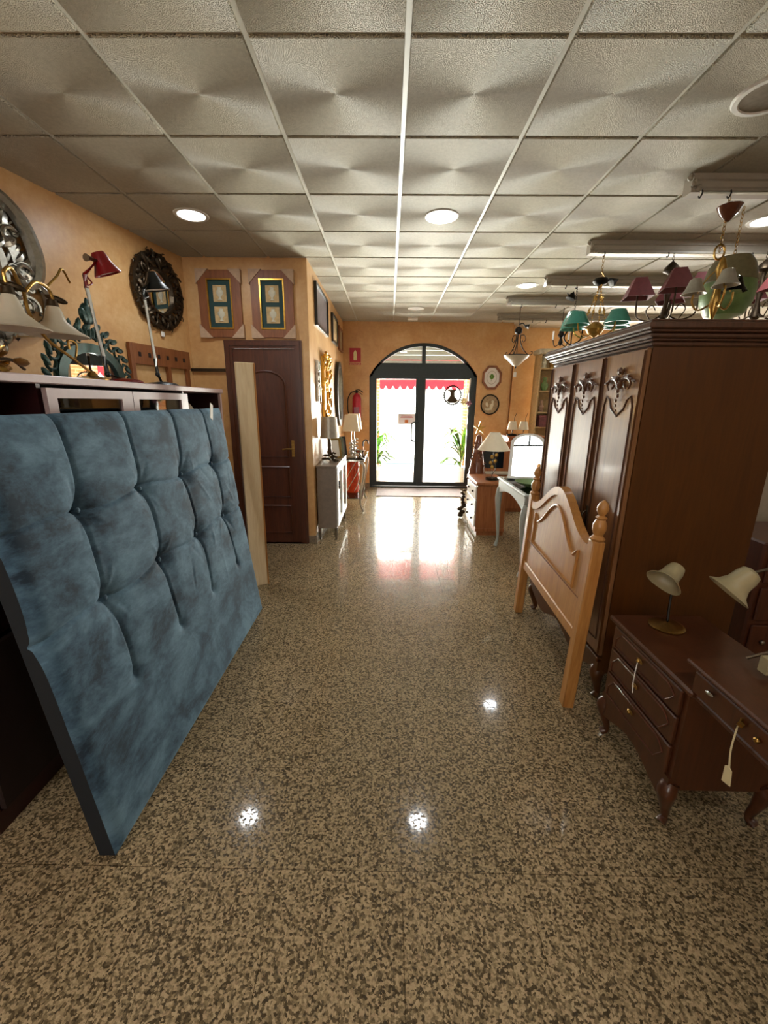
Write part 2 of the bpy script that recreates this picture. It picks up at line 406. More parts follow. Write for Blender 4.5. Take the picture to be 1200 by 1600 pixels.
# left wall (slightly angled), facing wall with the brown door, side wall of the recess, far wall with arch
ld = Vector((.1943, .981, 0)); lp = Vector((-2.264, 2.794, 0))
b = MB(); A = lp - ld*5.1; Bp = lp + ld*1.62; nrm = Vector((-.981, .1943, 0))*.15
q = [A, Bp, Bp+nrm, A+nrm]
b.prism([(v_.x, v_.y) for v_ in q], 0, WT, 'xy'); struct('wall_left', b, 'orange_plaster', 'orange sponged plaster wall')
b = MB(); b.box(-2.3, -1.626, 4.33, 4.5, 0, WT); b.box(-.865, -.79, 4.33, 4.5, 0, WT); b.box(-1.626, -.865, 4.33, 4.5, 2.08, WT); struct('wall_front_left', b, 'orange_plaster', 'orange plaster wall around the brown door')
b = MB(); b.box(-.95, -.79, 4.5, 7.6, 0, WT); struct('wall_recess_left', b, 'orange_plaster', 'orange plaster side wall leading to the glass door')
# far wall with arched opening
DX0, DX1, DS, DA = -.345, 1.505, 1.955, 2.485
def arch_z(x, x0=DX0, x1=DX1, zs=DS, za=DA):
    hw = (x1-x0)/2; r = za-zs; R = (hw*hw+r*r)/(2*r); cx = (x0+x1)/2
    return za-R+math.sqrt(max(0, R*R-(x-cx)**2))
b = MB(); b.box(-.95, DX0, 7.45, 7.62, 0, WT); b.box(DX1, 2.05, 7.45, 7.62, 0, WT)
N = 24
for i in range(N):
    xa, xb = DX0+(DX1-DX0)*i/N, DX0+(DX1-DX0)*(i+1)/N
    b.prism([(xa, arch_z(xa)), (xb, arch_z(xb)), (xb, WT), (xa, WT)], 7.45, 7.62)
struct('wall_far', b, 'orange_plaster', 'orange plaster wall around the arched glass door')
b = MB(); b.box(2.05, 2.12, 7.6, 8.0, 0, WT); b.box(2.05, 3.1, 7.9, 8.05, 0, WT); b.box(4.9, 5.0, 7.9, 8.05, 0, WT); b.box(3.1, 4.9, 7.9, 8.05, 0, .6); b.box(3.1, 4.9, 7.9, 8.05, 2.4, WT); struct('wall_far_right', b, 'orange_plaster', 'orange plaster wall of the right hand alcove')
b = MB(); b.box(2.13, 2.62, 7.55, 7.895, 0, 2.27); struct('wall_shade_pier', b, 'orange_plaster', 'added orange slab for the shaded lower wall beside the alcove')  # slab added where the lower wall is only in shade
b = MB(); b.box(4.9, 5.0, -2.2, 7.9, 0, WT); struct('wall_right', b, 'cream_plaster', 'cream wall')
b = MB(); b.box(-4.2, -1.6, -2.2, -2.1, 0, WT); b.box(-.6, 5, -2.2, -2.1, 0, WT); b.box(-1.6, -.6, -2.2, -2.1, 0, 1.0); b.box(-1.6, -.6, -2.2, -2.1, 2.5, WT); struct('wall_back', b, 'orange_plaster', 'back wall with a shop window')
b = MB(); b.box(-1.6, -.6, -2.17, -2.13, 2.1, 2.15); b.box(-1.12, -1.08, -2.17, -2.13, 2.15, 2.5); struct('window_1', b, 'grey_metal_frame', 'bars of the window behind the camera')
b = MB(); b.box(-4.2, -4.1, -2.2, 5, 0, WT); struct('wall_left_rear', b, 'orange_plaster')
b = MB()
b.box(-1.615, -.79, 4.315, 4.33, 0, .0) if False else None
b.box(-.862, -.778, 4.315, 4.33, 0, .085); b.box(-.79, -.778, 4.33, 7.45, 0, .085); struct('baseboard_left', b, 'skirting', 'speckled stone skirting')
b = MB(); b.box(-.778, DX0, 7.438, 7.45, 0, .085); b.box(DX1, 2.05, 7.438, 7.45, 0, .085); struct('baseboard_far', b, 'skirting', 'speckled stone skirting beside the glass door')

# ------------------------------------------------------------ arched glass door (door_1)
dr = thing('door_1', 'dark metal framed double glass door with an arched transom', None, (0, 7.5, 0)); dr['kind'] = 'structure'
b = MB(); fwid = .05; d0, d1 = 0, .06
out = [(DX0, 0)]+[(DX0+(DX1-DX0)*i/N, arch_z(DX0+(DX1-DX0)*i/N)) for i in range(N+1)]+[(DX1, 0)]
def inset(x): return min(max(x, DX0+fwid), DX1-fwid)
inn = [(DX0+fwid, 0)]+[(inset(x), arch_z(x)-fwid*1.05 if 0 < i < N else arch_z(inset(x))-fwid*1.6) for i, (x, z) in enumerate(out[1:-1])]+[(DX1-fwid, 0)]
n_ = len(out)
vs = [(x, d0, z) for x, z in out]+[(x, d0, z) for x, z in inn]+[(x, d1, z) for x, z in out]+[(x, d1, z) for x, z in inn]; fs = []
for i in range(n_-1):
    fs += [(i, i+1, n_+i+1, n_+i), (2*n_+i, 2*n_+i+1, 3*n_+i+1, 3*n_+i), (i, i+1, 2*n_+i+1, 2*n_+i), (n_+i, n_+i+1, 3*n_+i+1, 3*n_+i)]
b.add(vs, fs); b.box(DX0+.01, DX1-.01, 0, .06, 1.945, 2.165); b.box(.55, .615, 0, .06, 2.165, 2.45)
b.box(DX0, DX1, -.02, .1, 0, .022)
b.build('door_frame', 'grey_metal_frame', dr, False)
def gpane(x0, x1): 
    g_ = MB(); n = 12; up_ = []
    for i in range(n+1): x = x0+(x1-x0)*i/n; up_.append((x, max(2.17, arch_z(x)-.052)))
    g_.prism([(x0, 2.165)]+up_+[(x1, 2.165)], .026, .034); return g_
gpane(DX0+.05, .55).build('transom_pane', 'clear_glass', dr, False); gpane(.615, DX1-.05).build('transom_pane', 'clear_glass', dr, False)
for k, (x0, x1, gx0, gx1) in enumerate([(DX0+.05, .5415, -.22, .46), (.5435, DX1-.05, .63, 1.385)]):
    b = MB(); o_ = [(x0, .03), (x1, .03), (x1, 1.945), (x0, 1.945)]; i_ = [(gx0, .1), (gx1, .1), (gx1, 1.905), (gx0, 1.905)]
    b.ring(o_, i_, .005, .05)
    if k == 1: b.box(.515, .572, -.006, .004, .03, 1.945)
    lf = b.build('door_leaf', 'grey_metal_frame', dr, False)
    b = MB(); b.box(gx0-.005, gx1+.005, .024, .03, .095, 1.91); b.build('glass_pane', 'clear_glass', lf, False)
    if k == 0:
        b = MB(); b.tube([(.52, .0, .84), (.475, -.05, .84), (.405, -.06, .87), (.4, -.06, 1.0), (.4, -.06, 1.1), (.41, -.06, 1.16), (.475, -.05, 1.18), (.52, .0, 1.18)], .013, 8)
        b.build('door_handle', 'grey_metal_frame', lf)
# paper notice on the left leaf
nt = thing('paper_notice', 'white paper notice with red lines and an orange square stuck on the glass door', 'sign', (.31, 7.522, 1.23))
b = MB(); b.box(-.15, .15, -.002, 0, -.09, .09); b.build('sheet', 'thin_paper', nt, False)
b = MB()
for z_, w_ in ((.05, .18), (.025, .21)):
    x_ = -w_/2
    while x_ < w_/2: l_ = random.uniform(.015, .03); b.box(x_, x_+l_, -.0035, -.002, z_-.006, z_+.006); x_ += l_+.008
b.build('text_lines', 'sign_red', nt, False)
b = MB(); b.box(-.03, .03, -.0035, -.002, -.07, -.015); b.build('orange_square', 'orange_paint', nt, False)
# round cut-out hanging in front of the right pane
rm = thing('round_hanging_ornament', 'round ornament with a dark spiked rim hanging in the right pane of the glass door', 'ornament', (1.09, 7.43, 1.64))
b = MB(); b.ring(circ(.15, .16, 40), circ(.132, .142, 40), -.012, .008)
for i in range(26):
    a = 2*PI*i/26; b.ball((.15*math.cos(a), 0, .16*math.sin(a)), .014, (1, .5, 1))
b.build('rim', 'black_iron', rm)
b = MB(); b.prism(circ(.134, .144, 40), -.002, .002); b.build('glass_disc', 'clear_glass', rm)
b = MB(); b.prism([(-.10, .09), (.075, .10), (.03, .05), (.035, -.02), (.10, -.09), (.05, -.13), (-.05, -.13), (-.10, -.09), (-.045, -.02), (-.04, .05)], -.008, -.003); b.build('vase_silhouette', 'old_bronze', rm, False)
b = MB(); b.tube([(0, 0, .16), (0, .02, .27)], .003, 5); b.build('hanging_wire', 'black_iron', rm)
# flower garland at the right jamb
fl = thing('hanging_flower', 'cream and mauve cloth flower with a white ribbon tied to the right door jamb', 'flower', (1.33, 7.47, 1.52))
b = MB()
for i in range(7): a = 2*PI*i/7; b.ball((-.04+.035*math.cos(a), -.02, .02+.035*math.sin(a)), .03, (1, .4, .6), (0, -a, 0))
b.build('cream_petals', 'petal_cream', fl)
b = MB()
for i in range(6): a = 2*PI*i/6; b.ball((.05+.03*math.cos(a), -.015, -.015+.03*math.sin(a)), .028, (1, .4, .6), (0, -a, 0))
b.build('mauve_petals', 'petal_mauve', fl)
b = MB(); b.tube([(.02, -.02, -.03), (.045, -.02, -.15), (.03, -.02, -.3), (.04, -.02, -.46)], .011, 6); b.tube([(.06, -.01, .4), (.05, -.01, .25), (.02, -.01, .1), (.02, -.01, 0)], .012, 6); b.build('ribbon', 'white_fabric', fl)
# door mat
b = MB(); b.box(-.2, 1.3, 6.72, 7.38, .0, .012, .004); tag(b.build('door_mat', 'mat_grey'), 'flat greyish pink door mat in front of the glass door', 'mat')

# ------------------------------------------------------------ brown interior door (door_2)
dr = thing('door_2', 'dark brown panelled wooden door with an arched upper panel', None, (-1.245, 4.33, 0)); dr['kind'] = 'structure'
b = MB(); b.ring([(-.381, 0), (.381, 0), (.381, 2.085), (-.381, 2.085)], [(-.305, 0), (.305, 0), (.305, 2.01), (-.305, 2.01)], -.018, .05)
b.ring([(-.362, 0), (.362, 0), (.362, 2.066), (-.362, 2.066)], [(-.33, 0), (.33, 0), (.33, 2.035), (-.33, 2.035)], -.03, -.018)
b.build('door_frame', 'oak_frame' if False else 'brown_door', dr, False)
b = MB(); b.box(-.303, .303, .0, .035, .005, 2.008); lf = b.build('door_leaf', 'brown_door', dr, False)
def mould(poly, r=.011, d=0): 
    m_ = MB(); P = [(x, d, z) for x, z in poly]; P.append(P[0]); m_.tube(P, r, 6, False); return m_
hp = [(-.2, .95)]+[(.2, .95), (.2, 1.66)]+[(.2*math.cos(a), 1.66+.14*math.sin(a)) for a in [PI*k/10 for k in range(1, 10)]]+[(-.2, 1.66)]
b = MB()
for pl in (hp, [(-.2, .12), (.2, .12), (.2, .42), (-.2, .42)], [(-.2, .52), (.2, .52), (.2, .84), (-.2, .84)]):
    P = [(x, 0, z) for x, z in pl]; P.append(P[0]); b.tube(P, .013, 6, False)
b.build('panel_moulding', 'brown_door', lf)
b = MB(); b.box(.235, .265, -.006, 0, .95, 1.12); b.tube([(.25, -.004, 1.035), (.25, -.045, 1.035), (.2, -.05, 1.035), (.15, -.05, 1.03)], .008, 8); b.build('door_handle', 'brass', lf)

# ------------------------------------------------------------ ceiling downlights
LT = [(-1.447, 3.426, 'round lit downlight left of the glass door line, above the round carved mirror'), (.361, 3.426, 'round lit downlight in the middle of the ceiling, nearest large one'),
      (1.55, 5.213, 'round lit downlight above the green shaded chandelier'), (2.72, 3.47, 'round lit downlight at the right edge between two lamp rails'), (.365, 6.44, 'round downlight just before the arched door, farthest of them')]
proto = None
for i, (x, y, lb) in enumerate(LT):
    if proto is None:
        proto = thing('ceiling_downlight', lb, 'ceiling light', (x, y, CH), 0, 'ceiling downlights')
        b = MB(); b.lathe([(.093, -.001), (.097, -.006), (.117, -.006), (.122, -.001), (.122, .003), (.093, .003)], seg=32, cap=False); b.build('trim_ring', 'white_enamel', proto)
        b = MB(); b.lathe([(.001, -.003), (.093, -.003), (.093, .002)], seg=32, cap=False); b.build('diffuser', 'lamp_emission', proto)
    else:
        c_ = clone(proto, (x, y, CH), label=lb)
        if i == 4:
            for q_ in c_.children:
                if q_.name.startswith('diffuser'): q_.data = q_.data.copy(); q_.data.materials[0] = M['white_lacquer']
    if i == 4: continue
    l = bpy.data.lights.new('downlight_glow', 'AREA'); l.shape = 'DISK'; l.size = .18; l.energy = 3.2; l.color = (.93, .97, 1); o = bpy.data.objects.new('downlight_glow', l); COL.objects.link(o); o.location = (x, y, CH-.012)
for x, w_ in ((-1.447, 'left'), (.361, 'middle'), (2.17, 'right')):     # unseen row of downlights added behind the camera to light the near floor
    clone(proto, (x, -.17, CH), label='added unseen downlight behind the camera, %s of that row' % w_)
    l = bpy.data.lights.new('downlight_glow', 'AREA'); l.shape = 'DISK'; l.size = .18; l.energy = 4.5; l.color = (1, .95, .86); o = bpy.data.objects.new('downlight_glow', l); COL.objects.link(o); o.location = (x, -.17, CH-.012)
gr = thing('unlit_ceiling_spot', 'large round unlit recessed spot with a grey reflector near the top right corner', 'ceiling light', (1.63, 2.2, CH))
b = MB(); b.lathe([(.11, -.001), (.115, -.01), (.135, -.009), (.142, 0), (.142, .003)], seg=32, cap=False); b.build('trim_ring', 'white_enamel', gr)
b = MB(); b.lathe([(.001, .0), (.03, -.002), (.07, .0), (.112, -.004)], seg=32, cap=False); b.build('reflector', 'pewter_iron', gr)
b = MB(); b.box(-.08, .08, -.035, .035, -.035, 0, .006); tag(b.build('emergency_light', 'white_enamel', loc=(.355, 7.1, CH)), 'small white emergency light box on the ceiling before the arched door', 'light')

# ------------------------------------------------------------ lamp display rails under the ceiling
RL = [(1.75, 2.83, 'front lamp rail'), (1.64, 3.85, 'second lamp rail'), (1.64, 4.83, 'third lamp rail'), (1.48, 5.72, 'fourth lamp rail'), (1.62, 6.72, 'rearmost lamp rail')]
names = ['nearest beige moulded lamp rail under the ceiling, at the right edge', 'beige moulded lamp rail second from the camera, holding the green shaded chandelier', 'beige moulded lamp rail third from the camera', 'beige moulded lamp rail fourth from the camera, holding the alabaster bowl lamp', 'beige moulded lamp rail farthest from the camera']
for k, (x, y, _) in enumerate(RL):
    r = thing('lamp_rail', names[k], 'ceiling rail', (x, y, CH), 0, 'moulded lamp rails under the ceiling')
    b = MB(); pr = [(0, 0), (0, -.03), (.012, -.035), (.02, -.06), (.012, -.075), (.012, -.092), (.09, -.092), (.09, 0)]
    if k == 0: L_ = 3.0
    b.prism(pr, .0, 4.88-x, 'yz'); b.build('moulded_beam', 'rail_beige', r, False)
    b = MB(); b.tube([(.05, .0, -.098), (4.88-x, .0, -.098)], .009, 8, False); b.build('bright_lip', 'rail_lip', r)
    b = MB()
    for q_ in range(7): b.ball((-.012+.014*q_ - .02*(q_ % 2), .01, -.012-.013*q_), .016, (1, .7, .8), (q_, q_*.6, 0))
    b.build('carved_end', 'rail_beige', r)
    xs = {0: [.05, .216, 1.0], 1: [.11, .63, 1.31], 2: [.2, .31, .9], 3: [.17, .6], 4: [.5, .7]}[k]
    for hx in xs:
        b = MB(); b.tube([(hx, -.012, -.09), (hx, -.016, -.108), (hx, 0, -.125), (hx, .014, -.112)], .004, 6); b.build('hook', 'black_iron', r)

# ------------------------------------------------------------ tufted blue headboard leaning on the left
W_, HH, TH = 1.75, 1.478, .075
lean = math.atan(.128)
hb = bpy.data.objects.new('tufted_headboard', None); COL.objects.link(hb)
tag(hb, 'large dark blue velvet button tufted headboard leaning on the left', 'headboard')
hb.location = (-.908, 1.934, 0)
# local: x along +Y world (rotz 90), front is local -y = world +x ; lean top towards world -x
hb.rotation_euler = (-lean, 0, PI/2+.012)
cols = [-.93, -.554, -.174, .206, .596, .98]; rows = [1.15, .817]
def disp(u, v):
    d = 0
    e = min(u+W_/2, W_/2-u, v, HH-v); d -= .022*math.exp(-(e/.02)**1.2)
    for c in cols:
        if .46 < v:
            k = 1 if v > .5 else (v-.46)/.04
            d -= .010*k*math.exp(-((u-c-.012*math.sin(v*9+c*7))/.008)**2)
            # broad pillow
            d -= .006*k*math.exp(-((u-c)/.05)**2)
    for r_ in rows: d -= (.010*math.exp(-((v-r_+.012*math.sin(u*11))/.008)**2)+.006*math.exp(-((v-r_)/.05)**2))
    for c in cols:
        for r_ in rows:
            q_ = math.hypot(u-c, v-r_); d -= .042*math.exp(-(q_/.04)**1.0)
        q_ = math.hypot(u-c, v-.48); d -= .010*math.exp(-(q_/.03)**2)
    for (a0, b0, ang, ln, amp) in wr:
        du, dv = u-a0, v-b0; s_ = du*math.cos(ang)+dv*math.sin(ang); t_ = -du*math.sin(ang)+dv*math.cos(ang)+.25*s_*s_
        d += amp*math.exp(-(t_/.012)**2)*math.exp(-(s_/ln)**2)
    return d
rw = random.Random(5); wr = []
for c in cols:
    for r_ in rows:
        for k in range(5): a_ = rw.uniform(0, 2*PI); wr.append((c+.07*math.cos(a_), r_+.07*math.sin(a_), a_, .05, rw.choice((-1, 1))*rw.uniform(.002, .004)))
for k in range(26): wr.append((rw.uniform(0, .85), rw.uniform(.5, 1.4), rw.uniform(0, PI), rw.uniform(.04, .1), rw.choice((-1, 1))*rw.uniform(.001, .003)))
nu, nv = 350, 300; vs = []; fs = []
for j in range(nv+1):
    for i in range(nu+1):
        u = -W_/2+W_*i/nu; v_ = HH*j/nv; vs.append((u, -disp(u, v_), v_))
for j in range(nv):
    for i in range(nu): a = j*(nu+1)+i; fs.append((a, a+1, a+nu+2, a+nu+1))
fr = MB(); fr.add(vs, fs); fs = []
base = len(vs); bd = [i for i in range(nu+1)]+[j*(nu+1)+nu for j in range(1, nu and nv+1)]+[nv*(nu+1)+i for i in range(nu-1, -1, -1)]+[j*(nu+1) for j in range(nv-1, 0, -1)]
for i in bd: x, y, z = vs[i]; vs.append((x, TH, z))
L_ = len(bd)
for k in range(L_): fs.append((bd[k], bd[(k+1) % L_], base+(k+1) % L_, base+k))
fs.append(tuple(base+k for k in range(L_)))
face = fr.build('tufted_cushion', 'blue_velvet', hb)
b = MB(); sv = [vs[i] for i in bd]+vs[base:]; b.add(sv, [(k, (k+1) % L_, L_+(k+1) % L_, L_+k) for k in range(L_)]+[tuple(L_+k for k in range(L_))]); b.build('shaded_side_band', 'blue_backing_and_shade', hb)  # near-black colour carries the shade on the velvet's sides and back
for r_ in rows:
    for c in cols[1:5]:
        b = MB(); b.ball((0, 0, 0), .010, (1, .5, 1)); bt = b.build('button', 'blue_velvet', face); bt.location = (c, .030, r_)
b = MB(); b.box(-.85, .85, TH, TH+.012, .03, 1.44); b.build('backing_board', 'blue_backing_and_shade', hb, False)
b = MB(); b.mx = Matrix.Translation((.66, -.012, 1.455)) @ Matrix.Rotation(.5, 4, 'Y'); b.box(-.016, .016, -.004, .0, -.05, .05); b.build('price_tag', 'paper', hb, False)

# ------------------------------------------------------------ pale wooden board
pb = bpy.data.objects.new('leaning_wooden_board', None); COL.objects.link(pb); tag(pb, 'tall pale birch board standing upright behind the blue headboard', 'board')
pb.location = (-1.07, 3.22, 0); pb.rotation_euler = (0, 0, .55)
b = MB(); b.box(-.07, .07, 0, .03, 0, 1.785, .003); b.build('panel', 'birch', pb, False)
b = MB(); b.box(.060, .0725, -.002, .032, .002, 1.783); b.build('edge_band', 'pine', pb, False)

# ------------------------------------------------------------ tall cabinet behind the headboard
cb = thing('display_cabinet', 'long mauve and dark wood cabinet with glazed doors behind the blue headboard', 'cabinet', (-1.37, 0, 0))
Y0, Y1 = 1.12, 3.46
b = MB(); b.box(-.44, .02, Y0-.02, Y1+.02, 1.567, 1.60, .004); b.build('top', 'mauve_laminate', cb, False)
b = MB(); b.box(-.44, -.42, Y0, Y1, 0, 1.567); b.box(-.42, 0, Y0, Y0+.02, 0, 1.567); b.box(-.42, 0, Y1-.02, Y1, 0, 1.567)
b.box(-.42, -.01, 1.67, 1.69, .06, 1.567); b.box(-.42, -.01, 2.85, 2.87, .06, 1.567)
b.box(-.42, 0, Y0+.02, Y1-.02, 0, .08); b.box(-.42, -.01, Y0+.02, Y1-.02, .7, .72); b.box(-.42, -.01, 2.87, Y1-.02, 1.2, 1.22); b.build('carcass', 'wine_lacquer', cb, False)
for y_ in (Y0, Y1-.03):
    b = MB(); b.box(-.005, .012, y_, y_+.03, .72, 1.567); b.build('front_edge', 'mauve_laminate', cb, False)
for (a, c) in ((1.68, 2.245), (2.25, 2.86)):
    b = MB(); b.ring([(a, .75), (c, .75), (c, 1.552), (a, 1.552)], [(a+.05, .83), (c-.09, .83), (c-.09, 1.513), (a+.05, 1.513)], 0, .02, 'yz'); d_ = b.build('door', 'mauve_laminate', cb, False)
    b = MB(); b.box(.006, .01, a+.045, c-.085, .825, 1.518); b.build('glass_pane', 'smoky_glass', d_, False)
for (a, c) in ((1.14, 1.67), (1.68, 2.86), (2.87, 3.44)):
    b = MB(); b.box(0, .02, a, c, .09, .69, .004); d_ = b.build('drawer_front', 'dark_inlay_and_shade', cb, False)  # fronts coloured dark for the shadow behind the leaning headboard
# folded fabric inside the far open bay
b = MB(); b.ball((0, 0, 0), .16, (.8, .8, .95), (.3, 0, 0), 14, 10); tag(b.build('folded_cushion', 'linen_shade', loc=(-1.57, 3.14, 1.385)), 'beige cushion inside the open bay at the far end of the mauve cabinet', 'cushion')

# ------------------------------------------------------------ carved mirrors helper
def carved(mb, rx, rz, n, size, seed, depth=.02, cx=0, cz=0, wob=.15, leaves=True):
    R_ = random.Random(seed)
    for i in range(n):
        a = 2*PI*i/n; k = 1+wob*math.sin(i*2.4)
        p_ = (cx+rx*k*math.cos(a), -depth*R_.uniform(.4, 1.2), cz+rz*k*math.sin(a))
        mb.ball(p_, size*R_.uniform(.7, 1.3), (1.4, .55, .6), (R_.uniform(-.4, .4), -a+R_.uniform(-1, 1), 0), 7, 4)
        if i % 3 == 0:
            c_ = Vector(p_); q = []
            for t in range(9): th = t*.75; rr = size*(1.6-.16*t); q.append(c_+Vector((rr*math.cos(th+a), -.01, rr*math.sin(th+a))))
            mb.tube(q, size*.22, 5, True, 3)
# round carved bronze mirror on the angled left wall
TL = math.asin(.981)
m_ = thing('round_carved_mirror', 'round mirror in a pierced dark bronze carved frame high on the left wall', 'mirror', (-2.028, 3.945, 2.42), TL)
b = MB(); b.ring(circ(.30, .305, 40), circ(.27, .275, 40), -.03, -.002); b.ring(circ(.185, .19, 40), circ(.165, .17, 40), -.035, -.002)
carved(b, .235, .24, 40, .034, 3, .03, wob=.10); carved(b, .285, .29, 30, .022, 4, .02, wob=.03)
b.build('carved_frame', 'old_bronze', m_)
b = MB(); b.prism(circ(.172, .176, 40), -.012, -.002); b.build('mirror_disc', 'mirror_glass', m_)
b = MB(); b.box(-.02, .02, -.012, -.002, -.33-.035, -.33+.01, .003); b.build('price_tag', 'paper', m_, False)
# big silver carved mirror at the left edge
m_ = thing('silver_carved_mirror', 'large silver leaf baroque mirror cut by the left edge of the picture', 'mirror', tuple(lp-ld*.35+Vector((0, 0, 2.24))), TL)
b = MB(); b.ring(circ(.36, .40, 40), circ(.30, .34, 40), -.03, -.002); b.ring(circ(.25, .29, 40), circ(.21, .25, 40), -.045, -.002)
carved(b, .34, .37, 26, .05, 8, .04, wob=.08); carved(b, .27, .30, 26, .03, 9, .05, wob=.05)
for s_ in (-1, 1):
    b.tube([(s_*.10, -.03, .37), (s_*.24, -.04, .40), (s_*.37, -.04, .30), (s_*.43, -.04, .12), (s_*.41, -.03, -.02), (s_*.33, -.03, -.05), (s_*.33, -.03, .06)], [.02, .035, .045, .045, .04, .03, .015], 8)
    b.tube([(s_*.40, -.03, -.02), (s_*.47, -.04, -.1), (s_*.45, -.04, -.24), (s_*.33, -.04, -.32), (s_*.15, -.03, -.36)], [.02, .035, .04, .035, .02], 8)
b.tube([(-.08, -.03, .38), (0, -.05, .46), (.08, -.03, .38)], .03, 8)
carved(b, .385, .42, 34, .035, 19, .03, wob=.06)
for k in range(12):
    a = k*PI/6; c_ = Vector((.33*math.cos(a), -.05, .37*math.sin(a))); b.tube([c_+Vector((.06*(1-.1*t)*math.cos(t*.8+a), 0, .06*(1-.1*t)*math.sin(t*.8+a))) for t in range(8)], .012, 6, True, 3)
b.build('carved_frame', 'silver_leaf', m_)
b = MB(); b.prism(circ(.22, .26, 40), -.012, -.002); b.build('mirror_disc', 'mirror_glass', m_)
# green arched table mirror on the cabinet
m_ = thing('green_arched_mirror', 'arched mirror in a dark green scroll frame with leaf crest standing on the cabinet', 'mirror', (-1.70, 2.47, 1.604), PI/2+.055, rx=.025)
ap = [(-.3, 0)]+[(.3*math.cos(a), .02+.19*math.sin(a)) for a in [PI-PI*k/14 for k in range(15)]]+[(.3, 0)]
aq = [(-.24, 0)]+[(.235*math.cos(a), .02+.14*math.sin(a)) for a in [PI-PI*k/14 for k in range(15)]]+[(.24, 0)]
b = MB(); b.ring(ap, aq, -.02, .01)
R_ = random.Random(2)
for i in range(15):
    a = PI*i/14; c_ = Vector((.33*math.cos(a), -.01, .03+.235*math.sin(a)))
    q = [c_+Vector((.05*(1-.1*t)*math.cos(t*.8+a), 0, .045*(1-.1*t)*math.sin(t*.8+a))) for t in range(8)]
    b.tube(q, .008, 6, True, 3); b.ball(c_+Vector((.04*math.cos(a), 0, .04*math.sin(a))), .026, (1.5, .5, .6), (0, -a+.6, 0), 7, 4)
for i in range(9): b.ball(((i-4)*.034, -.01, .27-.004*(i-4)**2), .024, (.6, .5, 1.4), (0, (i-4)*.2, 0), 7, 4)
b.ball((0, -.01, .36), .06, (.75, .4, 1.0), None, 10, 7); b.ball((-.035, -.015, .35), .035, (.7, .5, 1.2), (0, -.5, 0)); b.ball((.035, -.015, .35), .035, (.7, .5, 1.2), (0, .5, 0)); b.ball((0, -.02, .42), .02, (.7, .5, 1.3))
b.build('scroll_frame', 'verdigris', m_)
b = MB(); b.prism(aq, -.006, .006); b.build('mirror_pane', 'mirror_glass', m_, False)

# ------------------------------------------------------------ desk lamps on the cabinet
def desk_lamp(lab, base, foot, top, head, hd, mh, mb_, flare):
    t_ = thing('desk_lamp', lab, 'desk lamp', base, 0, 'slim desk lamps on the cabinet')
    B0 = Vector(base); F0 = Vector(foot)-B0; T0 = Vector(top)-B0; H0 = Vector(head)-B0
    b = MB(); b.lathe([(.095, 0), (.1, .008), (.085, .018), (.03, .026), (.001, .028)], seg=28); b.build('base', mb_, t_)
    b = MB(); b.tube([(0, 0, .02), (F0.x, F0.y, F0.z)], .009, 8, False); K = F0.lerp(T0, .22); b.tube([F0, K], .012, 8, False); b.ball(F0, .016); b.build('lower_joint', 'black_enamel', t_)
    b = MB(); b.tube([K, T0], .0095, 8, False); b.build('arm', 'pewter_iron' if False else 'white_enamel', t_)
    b = MB(); U = T0+Vector((0, 0, .05)); b.tube([T0-Vector((0, 0, .01)), U], .011, 8, False); b.tube([T0, T0+Vector((.01, .03, .02)), U+Vector((0, .01, 0))], .004, 6); b.tube([U, H0-Vector(hd)*.02], .01, 8, False); b.build('upper_joint', mh, t_)
    d_ = Vector(hd).normalized()
    b = MB(); P_ = [(.001, -.045), (.028, -.045), (.034, -.035), (.04, 0), (.062, .055), (.066, .056), (.064, .05), (.038, 0), (.03, -.03), (.001, -.035)] if not flare else [(.001, -.05), (.022, -.05), (.03, -.03), (.045, 0), (.078, .055), (.08, .05), (.043, 0), (.02, -.03), (.001, -.04)]
    b.lathe(P_, H0, d_, 24, False); b.build('lamp_shade', mh, t_)
    b = MB(); b.lathe([(.06 if not flare else .072, .047), (.001, .044)], H0, d_, 24, False); b.build('shade_lining', 'white_enamel', t_)
    if not flare:
        b = MB(); b.tube([H0-Vector((.01, .01, 0)), H0+Vector((-.02, -.09, -.005))], .018, 10, False); b.build('transformer_barrel', 'pewter_iron', t_)
    return t_
desk_lamp('slim desk lamp with a red metal head on the cabinet', (-1.5, 2.43, 1.60), (-1.5, 2.30, 1.64), (-1.5, 2.24, 2.05), (-1.47, 2.345, 2.185), (.25, .3, -1), 'red_enamel', 'red_enamel', False)
desk_lamp('slim desk lamp with a dark blue grey metal head in front of the round mirror', (-1.5, 2.84, 1.60), (-1.5, 2.80, 1.67), (-1.5, 2.755, 2.11), (-1.49, 2.87, 2.235), (.1, .15, -1), 'black_enamel', 'black_enamel', True)
# lamp with two alabaster shades
t_ = thing('two_arm_lamp', 'brass lamp with two flared alabaster glass shades at the left edge of the cabinet', 'lamp', (-1.55, 2.25, 1.602), group=None)
b = MB(); b.lathe([(.08, 0), (.08, .012), (.03, .025), (.012, .05)], seg=24); b.tube([(0, 0, .04), (-.0, -.12, .10), (.0, -.26, .17), (.0, -.33, .26), (0, -.34, .34)], .007, 8); b.tube([(0, -.34, .34), (0, -.27, .40), (0, -.2, .39), (0, -.18, .35)], .007, 8); b.tube([(0, -.34, .34), (0, -.38, .42), (0, -.42, .40), (0, -.42, .36)], .007, 8)
b.tube([(0, -.1, .1), (0, -.08, .17), (0, -.13, .18), (0, -.13, .14)], .005, 6); b.tube([(0, -.05, .45), (0, -.09, .5), (0, -.13, .46), (0, -.2, .4)], .005, 6)
b.build('scrolled_arms', 'brass', t_)
